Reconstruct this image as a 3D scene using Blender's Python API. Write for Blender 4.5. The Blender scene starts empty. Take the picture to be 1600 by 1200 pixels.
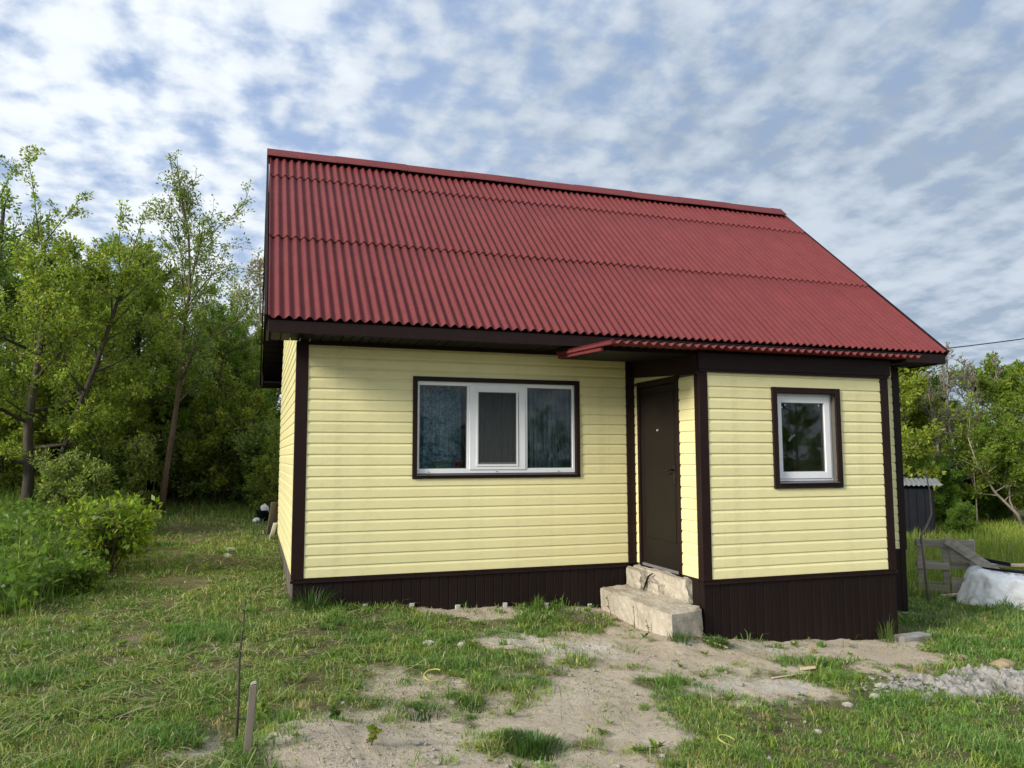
import bpy, math, random
import numpy as np
from mathutils import Vector, Matrix

# ------------------------------------------------------------------ camera, sky, sun, exposure
scene = bpy.context.scene
col = scene.collection
cam_d = bpy.data.cameras.new("camera"); cam = bpy.data.objects.new("camera", cam_d); col.objects.link(cam)
cam_d.sensor_width = 36.0; cam_d.lens = 27.045; cam_d.clip_end = 3000; cam_d.clip_start = 0.05
cam.matrix_world = (Matrix.Translation((-0.4008, -8.1274, 1.2083)) @ Matrix.Rotation(-0.3223, 4, 'Z')
                    @ Matrix.Rotation(math.pi / 2 + 0.0947, 4, 'X') @ Matrix.Rotation(-0.0019, 4, 'Z'))
scene.camera = cam

SUN_DIR = Vector((-0.95, -0.34, 0.50)).normalized()      # towards the sun
sun_el = math.asin(SUN_DIR.z)
sun_az = math.atan2(SUN_DIR.x, SUN_DIR.y)                 # clockwise from +Y
sun_d = bpy.data.lights.new("sun", 'SUN'); sun_d.energy = 3.2; sun_d.angle = math.radians(16); sun_d.color = (1.0, 0.94, 0.85)
sun = bpy.data.objects.new("sun", sun_d); col.objects.link(sun)
sun.rotation_euler = SUN_DIR.to_track_quat('Z', 'Y').to_euler()

world = bpy.data.worlds.new("World"); scene.world = world; world.use_nodes = True
wn = world.node_tree; wn.nodes.clear()
def N(nt, typ, **kw):
    n = nt.nodes.new(typ)
    for k, v in kw.items():
        if k.startswith('i_'):
            key = k[2:]
            n.inputs[int(key) if key.isdigit() else key.replace('_', ' ')].default_value = v
        else:
            setattr(n, k, v)
    return n
def M(nt, op, a, b=None, c=None, clamp=False):
    n = nt.nodes.new('ShaderNodeMath'); n.operation = op; n.use_clamp = clamp
    for i, x in enumerate((a, b, c)):
        if x is None: continue
        if isinstance(x, (int, float)): n.inputs[i].default_value = x
        else: nt.links.new(x, n.inputs[i])
    return n.outputs[0]
def MR(nt, val, a, b, c=0.0, d=1.0, smooth=True):
    n = nt.nodes.new('ShaderNodeMapRange'); n.interpolation_type = 'SMOOTHSTEP' if smooth else 'LINEAR'
    nt.links.new(val, n.inputs[0])
    for i, x in enumerate((a, b, c, d)): n.inputs[i + 1].default_value = x
    return n.outputs[0]
def MIX(nt, fac, a, b, mode='MIX'):
    n = nt.nodes.new('ShaderNodeMix'); n.data_type = 'RGBA'; n.blend_type = mode; n.clamp_factor = True
    if isinstance(fac, (int, float)): n.inputs[0].default_value = fac
    else: nt.links.new(fac, n.inputs[0])
    for i, x in ((6, a), (7, b)):
        if isinstance(x, tuple): n.inputs[i].default_value = x if len(x) == 4 else (*x, 1)
        else: nt.links.new(x, n.inputs[i])
    return n.outputs[2]
def build_world():
    nt = wn; L = nt.links.new
    out = N(nt, 'ShaderNodeOutputWorld'); bg = N(nt, 'ShaderNodeBackground', i_Strength=0.1)
    sky = N(nt, 'ShaderNodeTexSky', sky_type='NISHITA', sun_disc=False, sun_elevation=sun_el, sun_rotation=sun_az,
            air_density=1.0, dust_density=0.8, ozone_density=1.3)
    tc = N(nt, 'ShaderNodeTexCoord'); sep = N(nt, 'ShaderNodeSeparateXYZ'); L(tc.outputs['Generated'], sep.inputs[0])
    z = M(nt, 'ADD', M(nt, 'MAXIMUM', sep.outputs[2], 0.0), 0.22)      # one flat cloud deck that bends down to the horizon
    cmb = N(nt, 'ShaderNodeCombineXYZ'); L(M(nt, 'DIVIDE', sep.outputs[0], z), cmb.inputs[0]); L(M(nt, 'DIVIDE', sep.outputs[1], z), cmb.inputs[1])
    P = cmb.outputs[0]
    def nz(scale, detail, rough, vec=P, dist=0.0):
        n = N(nt, 'ShaderNodeTexNoise', noise_dimensions='2D', i_Scale=scale, i_Detail=detail, i_Roughness=rough, i_Distortion=dist); L(vec, n.inputs['Vector']); return n.outputs[0]
    big = nz(1.1, 2.0, 0.5)
    rot = N(nt, 'ShaderNodeMapping'); L(P, rot.inputs['Vector']); rot.inputs['Rotation'].default_value = (0, 0, 0.42); rot.inputs['Scale'].default_value = (1.0, 0.30, 1)
    band = nz(10.0, 1.5, 0.45, rot.outputs[0])
    jit = N(nt, 'ShaderNodeTexNoise', noise_dimensions='2D', i_Scale=4.0, i_Detail=2.0); L(P, jit.inputs['Vector'])
    jv = N(nt, 'ShaderNodeVectorMath', operation='MULTIPLY_ADD'); L(jit.outputs['Color'], jv.inputs[0]); jv.inputs[1].default_value = (0.22, 0.22, 0); L(P, jv.inputs[2])
    vo = N(nt, 'ShaderNodeTexVoronoi', voronoi_dimensions='2D', feature='SMOOTH_F1', i_Scale=11.0, i_Smoothness=0.9); L(jv.outputs[0], vo.inputs['Vector'])
    puff = nz(12.5, 4.0, 0.55)
    cell = MR(nt, vo.outputs['Distance'], 0.62, 0.12)
    s = M(nt, 'ADD', M(nt, 'MULTIPLY', puff, 0.55), M(nt, 'MULTIPLY', band, 0.42))
    s = M(nt, 'ADD', s, M(nt, 'MULTIPLY', cell, 0.16))
    s = M(nt, 'ADD', s, M(nt, 'MULTIPLY', M(nt, 'SUBTRACT', big, 0.5), 0.28))
    cover = MR(nt, s, 0.30, 0.68)
    # the sheet thickens and greys away from the sun, towards the horizon
    east = MR(nt, M(nt, 'ADD', M(nt, 'MULTIPLY', sep.outputs[0], 0.90), M(nt, 'MULTIPLY', sep.outputs[1], 0.25)), 0.08, 0.74)
    low = MR(nt, sep.outputs[2], 0.80, 0.15)
    veil = M(nt, 'MULTIPLY', M(nt, 'MULTIPLY', east, low), 0.95)
    cover2 = M(nt, 'ADD', M(nt, 'MULTIPLY', cover, M(nt, 'SUBTRACT', 1.0, M(nt, 'MULTIPLY', veil, 0.80))), veil, clamp=True)
    cover2 = M(nt, 'ADD', M(nt, 'MULTIPLY', cover2, 0.80), 0.20)
    shade = MR(nt, M(nt, 'ADD', M(nt, 'MULTIPLY', puff, 0.35), M(nt, 'ADD', M(nt, 'MULTIPLY', big, 0.35), M(nt, 'MULTIPLY', band, 0.30))), 0.32, 0.66)
    thick = M(nt, 'ADD', M(nt, 'MULTIPLY', east, M(nt, 'SUBTRACT', 0.86, M(nt, 'MULTIPLY', shade, 0.30))), M(nt, 'MULTIPLY', M(nt, 'SUBTRACT', 1.0, shade), 0.25), clamp=True)
    ccol = MIX(nt, thick, (6.9, 7.35, 7.8), (2.6, 3.25, 4.15))
    blue = MIX(nt, 0.75, sky.outputs[0], (1.55, 2.75, 5.3))
    c = MIX(nt, cover2, blue, ccol)
    L(c, bg.inputs[0]); L(bg.outputs[0], out.inputs[0])
build_world()
world.cycles.sampling_method = 'MANUAL'; world.cycles.sample_map_resolution = 512
scene.view_settings.view_transform = 'Standard'; scene.view_settings.look = 'None'
scene.view_settings.exposure = 0.50; scene.view_settings.gamma = 1.0; scene.view_settings.use_curve_mapping = False
scene.render.engine = 'CYCLES'
scene.cycles.max_bounces = 6; scene.cycles.diffuse_bounces = 4; scene.cycles.glossy_bounces = 3; scene.cycles.transmission_bounces = 4; scene.cycles.use_adaptive_sampling = True; scene.cycles.adaptive_threshold = 0.02; scene.cycles.transparent_max_bounces = 16
scene.cycles.use_denoising = True

RNG = np.random.default_rng(7); random.seed(7)

# ------------------------------------------------------------------ helpers
def hash2(ix, iy, s):
    h = (ix.astype(np.int64) * 374761393 + iy.astype(np.int64) * 668265263 + s * 974711) & 0xffffffff
    h = ((h ^ (h >> 13)) * 1274126177) & 0xffffffff
    return ((h ^ (h >> 16)) & 0xffff) / 65535.0
def vnoise(x, y, s=0):
    x = np.asarray(x, float); y = np.asarray(y, float)
    ix = np.floor(x); iy = np.floor(y); fx = x - ix; fy = y - iy
    fx = fx * fx * (3 - 2 * fx); fy = fy * fy * (3 - 2 * fy)
    a = hash2(ix, iy, s); b = hash2(ix + 1, iy, s); c = hash2(ix, iy + 1, s); d = hash2(ix + 1, iy + 1, s)
    return (a * (1 - fx) + b * fx) * (1 - fy) + (c * (1 - fx) + d * fx) * fy
def fbm(x, y, s=0, o=4):
    t = 0; a = 0.5; n = 0
    for k in range(o):
        t = t + a * vnoise(x * 2 ** k, y * 2 ** k, s + k * 17); n += a; a *= 0.55
    return t / n
def smooth(a, b, x):
    t = np.clip((x - a) / (b - a), 0, 1); return t * t * (3 - 2 * t)

def link(o, parent=None):
    col.objects.link(o)
    if parent is not None: o.parent = parent
    return o
def tag(o, label=None, cat=None, group=None, kind=None):
    if label: o['label'] = label
    if cat: o['category'] = cat
    if group: o['group'] = group
    if kind: o['kind'] = kind
    return o
def empty(name, loc=(0, 0, 0), rz=0.0):
    o = bpy.data.objects.new(name, None); o.location = loc; o.rotation_euler = (0, 0, rz); o.empty_display_size = 0.2
    return link(o)
class MB:
    """collects boxes, prisms and tubes into one mesh"""
    def __init__(s): s.v = []; s.f = []
    def poly(s, pts, faces):
        b = len(s.v); s.v += [tuple(p) for p in pts]; s.f += [tuple(b + i for i in f) for f in faces]; return s
    def box(s, x0, x1, y0, y1, z0, z1):
        return s.poly([(x0, y0, z0), (x1, y0, z0), (x1, y1, z0), (x0, y1, z0), (x0, y0, z1), (x1, y0, z1), (x1, y1, z1), (x0, y1, z1)],
                      [(0, 3, 2, 1), (4, 5, 6, 7), (0, 1, 5, 4), (1, 2, 6, 5), (2, 3, 7, 6), (3, 0, 4, 7)])
    def loft(s, A, B):
        """closed profile A joined to profile B (same count), capped"""
        n = len(A)
        return s.poly(list(A) + list(B), [(i, (i + 1) % n, n + (i + 1) % n, n + i) for i in range(n)] + [tuple(range(n))[::-1], tuple(range(n, 2 * n))])
    def bar(s, p, q, w, h, up=(0, 0, 1)):
        p = Vector(p); q = Vector(q); d = (q - p).normalized(); r = d.cross(Vector(up))
        if r.length < 1e-4: r = d.cross(Vector((1, 0, 0)))
        r.normalize(); u = r.cross(d)
        o = [r * w / 2 * a + u * h / 2 * b for a, b in ((-1, -1), (1, -1), (1, 1), (-1, 1))]
        return s.loft([p + k for k in o], [q + k for k in o])
    def tube(s, pts, rad, n=7, cap=True):
        pts = [Vector(p) for p in pts]; b = len(s.v); m = len(pts)
        if not hasattr(rad, '__len__'): rad = [rad] * m
        prev = None
        for i, p in enumerate(pts):
            d = (pts[min(i + 1, m - 1)] - pts[max(i - 1, 0)]).normalized()
            a = prev if prev is not None else Vector((0.3, 1, 0.2))
            r = (a - d * a.dot(d))
            if r.length < 1e-3: r = d.orthogonal()
            r.normalize(); prev = r; u = d.cross(r)
            for k in range(n):
                t = 2 * math.pi * k / n; s.v.append(tuple(p + (r * math.cos(t) + u * math.sin(t)) * rad[i]))
        for i in range(m - 1):
            for k in range(n):
                s.f.append((b + i * n + k, b + i * n + (k + 1) % n, b + (i + 1) * n + (k + 1) % n, b + (i + 1) * n + k))
        if cap:
            s.f.append(tuple(b + k for k in range(n))[::-1]); s.f.append(tuple(b + (m - 1) * n + k for k in range(n)))
        return s
    def lathe(s, prof, n=14, c=(0, 0, 0)):
        b = len(s.v); m = len(prof)
        for r, z in prof:
            for k in range(n):
                t = 2 * math.pi * k / n; s.v.append((c[0] + r * math.cos(t), c[1] + r * math.sin(t), c[2] + z))
        for i in range(m - 1):
            for k in range(n):
                s.f.append((b + i * n + k, b + i * n + (k + 1) % n, b + (i + 1) * n + (k + 1) % n, b + (i + 1) * n + k))
        s.f.append(tuple(b + k for k in range(n))[::-1]); s.f.append(tuple(b + (m - 1) * n + k for k in range(n)))
        return s
    def mesh(s, name, mat, smooth=False):
        me = bpy.data.meshes.new(name); me.from_pydata(s.v, [], s.f); me.update()
        if mat: me.materials.append(mat)
        if smooth: me.polygons.foreach_set('use_smooth', [True] * len(me.polygons))
        return me
    def build(s, name, mat, parent=None, smooth=False, bevel=0.0, seg=1):
        o = bpy.data.objects.new(name, s.mesh(name, mat, smooth)); link(o, parent)
        if bevel:
            m = o.modifiers.new('bevel', 'BEVEL'); m.width = bevel; m.segments = seg; m.limit_method = 'ANGLE'; m.angle_limit = 0.6
        return o
def np_mesh(name, V, F, mat, parent=None, colors=None, smooth=False, cname='tint'):
    """V (n,3), F (m,k) -> object; colors (n,4) stored as point colour attribute"""
    me = bpy.data.meshes.new(name); n = len(V); m, k = F.shape
    me.vertices.add(n); me.vertices.foreach_set('co', np.ascontiguousarray(V, np.float32).ravel())
    me.loops.add(m * k); me.loops.foreach_set('vertex_index', np.ascontiguousarray(F, np.int32).ravel())
    me.polygons.add(m); me.polygons.foreach_set('loop_start', np.arange(0, m * k, k, dtype=np.int32)); me.polygons.foreach_set('loop_total', np.full(m, k, np.int32))
    if smooth: me.polygons.foreach_set('use_smooth', np.ones(m, bool))
    me.update(calc_edges=True)
    if colors is not None:
        a = me.color_attributes.new(cname, 'FLOAT_COLOR', 'POINT'); a.data.foreach_set('color', np.ascontiguousarray(colors, np.float32).ravel())
    if mat: me.materials.append(mat)
    o = bpy.data.objects.new(name, me); return link(o, parent)

# ------------------------------------------------------------------ materials
def mat_new(name):
    m = bpy.data.materials.new(name); m.use_nodes = True; nt = m.node_tree; nt.nodes.clear()
    out = nt.nodes.new('ShaderNodeOutputMaterial'); p = nt.nodes.new('ShaderNodeBsdfPrincipled'); nt.links.new(p.outputs[0], out.inputs[0])
    return m, nt, p, out
def noise(nt, scale, detail=4, rough=0.55, vec=None, coord='Object', stretch=None):
    if vec is None:
        tc = nt.nodes.new('ShaderNodeTexCoord'); vec = tc.outputs[coord]
    if stretch:
        mp = nt.nodes.new('ShaderNodeMapping'); mp.inputs['Scale'].default_value = stretch; nt.links.new(vec, mp.inputs[0]); vec = mp.outputs[0]
    n = N(nt, 'ShaderNodeTexNoise', i_Scale=scale, i_Detail=detail, i_Roughness=rough); nt.links.new(vec, n.inputs['Vector'])
    return n.outputs[0]
def bump(nt, p, h, strength=0.3, dist=0.01):
    b = N(nt, 'ShaderNodeBump', i_Strength=strength, i_Distance=dist); nt.links.new(h, b.inputs['Height']); nt.links.new(b.outputs[0], p.inputs['Normal'])
def simple(name, c1, c2=None, rough=0.6, scale=6.0, bump_s=0.0, bump_scale=60.0, stretch=None, dist=0.004, spec=0.5, obj_var=0.0, lo=0.3, hi=0.7):
    m, nt, p, out = mat_new(name)
    c2 = c2 or tuple(x * 0.85 for x in c1)
    f = MR(nt, noise(nt, scale, 5, 0.6, stretch=stretch), lo, hi)
    c = MIX(nt, f, c1, c2)
    if obj_var:
        oi = nt.nodes.new('ShaderNodeObjectInfo')
        hs = nt.nodes.new('ShaderNodeHueSaturation'); nt.links.new(c, hs.inputs['Color'])
        nt.links.new(MR(nt, oi.outputs['Random'], 0, 1, 1 - obj_var, 1 + obj_var, False), hs.inputs['Value']); c = hs.outputs[0]
    nt.links.new(c, p.inputs['Base Color']); p.inputs['Roughness'].default_value = rough; p.inputs['Specular IOR Level'].default_value = spec
    if bump_s: bump(nt, p, noise(nt, bump_scale, 4, 0.6, stretch=stretch), bump_s, dist)
    return m
def siding_mat():
    m, nt, p, out = mat_new('yellow_vinyl')
    big = MR(nt, noise(nt, 1.3, 5, 0.65), 0.3, 0.75)
    c = MIX(nt, big, (0.80, 0.735, 0.385), (0.77, 0.70, 0.36))
    oi = nt.nodes.new('ShaderNodeObjectInfo')
    hs = nt.nodes.new('ShaderNodeHueSaturation'); nt.links.new(c, hs.inputs['Color'])
    nt.links.new(MR(nt, oi.outputs['Random'], 0, 1, 0.965, 1.03, False), hs.inputs['Value'])
    tc = nt.nodes.new('ShaderNodeTexCoord'); sp = nt.nodes.new('ShaderNodeSeparateXYZ'); nt.links.new(tc.outputs['Object'], sp.inputs[0])
    # faint splash dirt near the foot of the wall
    foot = M(nt, 'MULTIPLY', MR(nt, sp.outputs[2], 0.35, 0.0), MR(nt, noise(nt, 5, 6, 0.7), 0.45, 0.75))
    c = MIX(nt, M(nt, 'MULTIPLY', foot, 0.22), hs.outputs[0], (0.42, 0.36, 0.22))
    nt.links.new(c, p.inputs['Base Color']); p.inputs['Roughness'].default_value = 0.42; p.inputs['Specular IOR Level'].default_value = 0.4
    g = M(nt, 'ADD', noise(nt, 14, 4, 0.6, stretch=(0.25, 0.25, 9)), M(nt, 'MULTIPLY', noise(nt, 1.7, 2, 0.5), 0.5))
    bump(nt, p, g, 0.16, 0.003)
    return m
def roof_mat():
    m, nt, p, out = mat_new('red_bitumen_sheet')
    f = MR(nt, noise(nt, 3.2, 6, 0.65), 0.3, 0.72); g = MR(nt, noise(nt, 55, 4, 0.65), 0.35, 0.7)
    c = MIX(nt, f, (0.158, 0.030, 0.030), (0.120, 0.023, 0.024)); c = MIX(nt, MR(nt, noise(nt, 7, 5, 0.65, stretch=(4, 0.35, 1)), 0.52, 0.72, 0, 0.45), c, (0.125, 0.035, 0.035)); c = MIX(nt, M(nt, 'MULTIPLY', g, 0.40), c, (0.225, 0.05, 0.048))
    oi = nt.nodes.new('ShaderNodeObjectInfo'); hs = nt.nodes.new('ShaderNodeHueSaturation'); nt.links.new(c, hs.inputs['Color'])
    nt.links.new(MR(nt, oi.outputs['Random'], 0, 1, 0.98, 1.02, False), hs.inputs['Value'])
    nt.links.new(hs.outputs[0], p.inputs['Base Color']); p.inputs['Roughness'].default_value = 0.62; p.inputs['Specular IOR Level'].default_value = 0.22
    bump(nt, p, noise(nt, 130, 5, 0.7), 0.35, 0.004)
    return m
def leaf_mat(name, trans=0.35):
    m = bpy.data.materials.new(name); m.use_nodes = True; nt = m.node_tree; nt.nodes.clear()
    out = nt.nodes.new('ShaderNodeOutputMaterial'); a = N(nt, 'ShaderNodeAttribute', attribute_name='tint')
    d = nt.nodes.new('ShaderNodeBsdfPrincipled'); d.inputs['Roughness'].default_value = 0.45; d.inputs['Specular IOR Level'].default_value = 0.35
    t = nt.nodes.new('ShaderNodeBsdfTranslucent'); mx = nt.nodes.new('ShaderNodeMixShader'); mx.inputs[0].default_value = trans
    hs = nt.nodes.new('ShaderNodeHueSaturation'); hs.inputs['Value'].default_value = 1.35; hs.inputs['Hue'].default_value = 0.485; hs.inputs['Saturation'].default_value = 1.05
    oi = nt.nodes.new('ShaderNodeObjectInfo'); h2 = nt.nodes.new('ShaderNodeHueSaturation')
    nt.links.new(a.outputs['Color'], h2.inputs['Color']); nt.links.new(MR(nt, oi.outputs['Random'], 0, 1, 0.88, 1.1, False), h2.inputs['Value'])
    nt.links.new(MR(nt, oi.outputs['Random'], 1, 0, 0.487, 0.513, False), h2.inputs['Hue'])
    nt.links.new(h2.outputs[0], d.inputs['Base Color']); nt.links.new(h2.outputs[0], hs.inputs['Color']); nt.links.new(hs.outputs[0], t.inputs['Color'])
    nt.links.new(d.outputs[0], mx.inputs[1]); nt.links.new(t.outputs[0], mx.inputs[2]); nt.links.new(mx.outputs[0], out.inputs[0])
    return m
def glass_mat():
    m = bpy.data.materials.new('window_glass'); m.use_nodes = True; nt = m.node_tree; nt.nodes.clear()
    out = nt.nodes.new('ShaderNodeOutputMaterial'); fr = N(nt, 'ShaderNodeFresnel', i_IOR=1.36)
    t = nt.nodes.new('ShaderNodeBsdfTransparent'); t.inputs[0].default_value = (0.90, 0.95, 0.95, 1)
    g = nt.nodes.new('ShaderNodeBsdfGlossy'); g.inputs['Roughness'].default_value = 0.015
    b = N(nt, 'ShaderNodeBump', i_Strength=0.02, i_Distance=0.02); nt.links.new(noise(nt, 2.5, 2, 0.5), b.inputs['Height']); nt.links.new(b.outputs[0], g.inputs['Normal'])
    mx = nt.nodes.new('ShaderNodeMixShader'); nt.links.new(fr.outputs[0], mx.inputs[0]); nt.links.new(t.outputs[0], mx.inputs[1]); nt.links.new(g.outputs[0], mx.inputs[2]); nt.links.new(mx.outputs[0], out.inputs[0])
    return m
def veil_mat(name, colr, alpha, rough=0.5, fold=0.0):
    m, nt, p, out = mat_new(name)
    p.inputs['Base Color'].default_value = (*colr, 1); p.inputs['Roughness'].default_value = rough
    t = nt.nodes.new('ShaderNodeBsdfTransparent'); mx = nt.nodes.new('ShaderNodeMixShader')
    if fold:
        f = MR(nt, noise(nt, 9, 4, 0.6), 0.3, 0.7, alpha - fold, alpha + fold); nt.links.new(f, mx.inputs[0])
        bump(nt, p, M(nt, 'ADD', M(nt, 'ABSOLUTE', M(nt, 'SUBTRACT', noise(nt, 7, 4, 0.6), 0.5)), noise(nt, 20, 4, 0.6)), 0.55, 0.02)
    else: mx.inputs[0].default_value = alpha
    nt.links.new(t.outputs[0], mx.inputs[1]); nt.links.new(p.outputs[0], mx.inputs[2]); nt.links.new(mx.outputs[0], out.inputs[0])
    return m
def concrete_mat():
    m, nt, p, out = mat_new('old_concrete')
    c = MIX(nt, MR(nt, noise(nt, 4, 6, 0.65), 0.3, 0.7), (0.50, 0.45, 0.36), (0.36, 0.31, 0.24))
    c = MIX(nt, MR(nt, noise(nt, 28, 5, 0.7), 0.5, 0.75), c, (0.58, 0.54, 0.45)); c = MIX(nt, MR(nt, noise(nt, 1.8, 4, 0.6), 0.52, 0.7, 0, 0.6), c, (0.27, 0.25, 0.18))
    nt.links.new(c, p.inputs['Base Color']); p.inputs['Roughness'].default_value = 0.9; p.inputs['Specular IOR Level'].default_value = 0.2
    bump(nt, p, noise(nt, 40, 6, 0.7), 0.6, 0.012)
    return m
MAT = {}
MAT['siding'] = siding_mat()
MAT['roof'] = roof_mat()
MAT['brown'] = simple('dark_brown_trim', (0.020, 0.0095, 0.008), (0.016, 0.0075, 0.0065), 0.5, 8, spec=0.16)
MAT['soffit'] = simple('dark_soffit', (0.012, 0.009, 0.010), (0.009, 0.007, 0.008), 0.6, 8, spec=0.1)
MAT['plinth'] = simple('brown_plinth', (0.0145, 0.0075, 0.006), (0.010, 0.0055, 0.0045), 0.55, 3.0, 0.2, 30, (3, 3, 0.6), obj_var=0.14, spec=0.18)
MAT['grey_board'] = simple('weathered_board', (0.18, 0.155, 0.12), (0.10, 0.085, 0.065), 0.85, 5, 0.5, 40, (1, 1, 0.15), obj_var=0.15)
MAT['pvc'] = simple('white_pvc', (0.80, 0.81, 0.82), (0.76, 0.77, 0.77), 0.3, 5)
MAT['gasket'] = simple('grey_gasket', (0.16, 0.16, 0.16), None, 0.6)
MAT['sillm'] = simple('grey_metal_sill', (0.10, 0.09, 0.095), None, 0.35)
MAT['door'] = simple('dark_metal_door', (0.0155, 0.0115, 0.009), (0.012, 0.009, 0.007), 0.5, 3, 0.08, 200, spec=0.15)
MAT['black'] = simple('black_metal', (0.010, 0.010, 0.010), None, 0.4, spec=0.3)
MAT['chrome'] = simple('worn_steel', (0.45, 0.45, 0.45), None, 0.3)
MAT['concrete'] = concrete_mat()
MAT['glass'] = glass_mat()
MAT['room'] = simple('dim_room_wall', (0.11, 0.10, 0.09), None, 0.9)
MAT['curtain'] = simple('teal_lace_curtain', (0.14, 0.25, 0.29), (0.05, 0.10, 0.135), 0.85, 26, lo=0.42, hi=0.58, stretch=(1, 1, 1.4))
MAT['curtain2'] = simple('grey_teal_curtain', (0.19, 0.24, 0.25), (0.065, 0.09, 0.097), 0.85, 16, stretch=(3, 1, 0.3))
MAT['net'] = veil_mat('insect_screen_net', (0.055, 0.06, 0.06), 0.42, 0.9)
MAT['bark'] = simple('grey_brown_bark', (0.075, 0.058, 0.042), (0.035, 0.028, 0.022), 0.9, 9, 0.7, 30, (1, 1, 0.25), dist=0.02)
MAT['bark_red'] = simple('reddish_young_bark', (0.13, 0.085, 0.05), (0.07, 0.047, 0.03), 0.85, 12, 0.5, 30, (1, 1, 0.4), dist=0.01)
MAT['bark_pale'] = simple('pale_bark', (0.33, 0.28, 0.22), (0.19, 0.16, 0.12), 0.85, 6, 0.3, 30)
MAT['twig'] = simple('dry_twig', (0.23, 0.20, 0.17), (0.15, 0.125, 0.105), 0.9, 6)
MAT['leaf'] = leaf_mat('tree_leaves', 0.52)
MAT['grassm'] = leaf_mat('grass_blades', 0.28)
MAT['wood'] = simple('grey_weathered_wood', (0.40, 0.36, 0.30), (0.24, 0.21, 0.175), 0.9, 4, 0.5, 30, (0.3, 3, 3), obj_var=0.2)
MAT['pale_wood'] = simple('pale_new_wood', (0.55, 0.44, 0.30), (0.42, 0.32, 0.20), 0.8, 4, 0.3, 30, (0.3, 3, 3), obj_var=0.15)
MAT['stone'] = simple('pale_stone', (0.44, 0.41, 0.35), (0.24, 0.22, 0.18), 0.95, 9, 0.7, 45, dist=0.01, obj_var=0.15)
MAT['mortar'] = simple('grey_dry_mortar', (0.36, 0.34, 0.31), (0.22, 0.205, 0.18), 0.95, 9, 0.9, 40, dist=0.02)
MAT['sandy'] = simple('orange_sand', (0.44, 0.32, 0.20), (0.28, 0.21, 0.12), 0.95, 9, 0.8, 60, dist=0.01)
MAT['tarp'] = veil_mat('milky_plastic_film', (0.90, 0.91, 0.92), 0.88, 0.30, 0.10)
MAT['tin'] = simple('zinc_sheet', (0.26, 0.27, 0.28), (0.17, 0.175, 0.18), 0.5, 4)
MAT['shed'] = simple('dark_shed_wall', (0.010, 0.012, 0.017), (0.007, 0.008, 0.012), 0.7, 4, spec=0.15)
MAT['rust'] = simple('rust_orange_brick', (0.42, 0.13, 0.05), (0.30, 0.09, 0.035), 0.9, 7)
MAT['foam'] = simple('white_foam', (0.50, 0.50, 0.48), (0.36, 0.35, 0.32), 0.9, 20)
MAT['yellow'] = simple('yellow_strap', (0.45, 0.45, 0.08), None, 0.5)
MAT['whitebag'] = simple('white_plastic', (0.75, 0.76, 0.78), None, 0.4)
MAT['red'] = simple('red_pot', (0.42, 0.03, 0.03), None, 0.5)
MAT['green_pot'] = simple('green_pot', (0.07, 0.18, 0.13), None, 0.5)

# ------------------------------------------------------------------ ground
def base_z(x, y):
    x = np.asarray(x, float); y = np.asarray(y, float)
    xs = np.where(x > 9, -.067 * 9 - .02 * np.minimum(x - 9, 20), np.where(x > 0, -.067 * x, -.03 * x / (1 + .05 * np.abs(x))))
    Lw = 1 / (1 + np.exp(np.clip((x - 2.5) / 1.2, -40, 40)))
    yy = np.minimum(y, 24)
    up = Lw * .062 * np.logaddexp(0, yy - .5)
    up = up + 0.06 * np.exp(-((x - 3.45) / .5) ** 2 - ((y + 1.65) / .5) ** 2) + 0.05 * np.exp(-((x - 3.0) / 1.2) ** 2 - ((y - 0.1) / .7) ** 2)
    return -.30 + xs + up
def seg_d(x, y, pts):
    d = np.full(np.shape(x), 1e9)
    for (ax, ay), (bx, by) in zip(pts[:-1], pts[1:]):
        t = np.clip(((x - ax) * (bx - ax) + (y - ay) * (by - ay)) / ((bx - ax) ** 2 + (by - ay) ** 2), 0, 1)
        d = np.minimum(d, np.hypot(x - ax - t * (bx - ax), y - ay - t * (by - ay)))
    return d
PATH = [(3.05, -1.75), (2.45, -2.5), (1.9, -3.2), (1.45, -3.85), (1.0, -4.6), (0.6, -6.0), (0.2, -9.0)]
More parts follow.
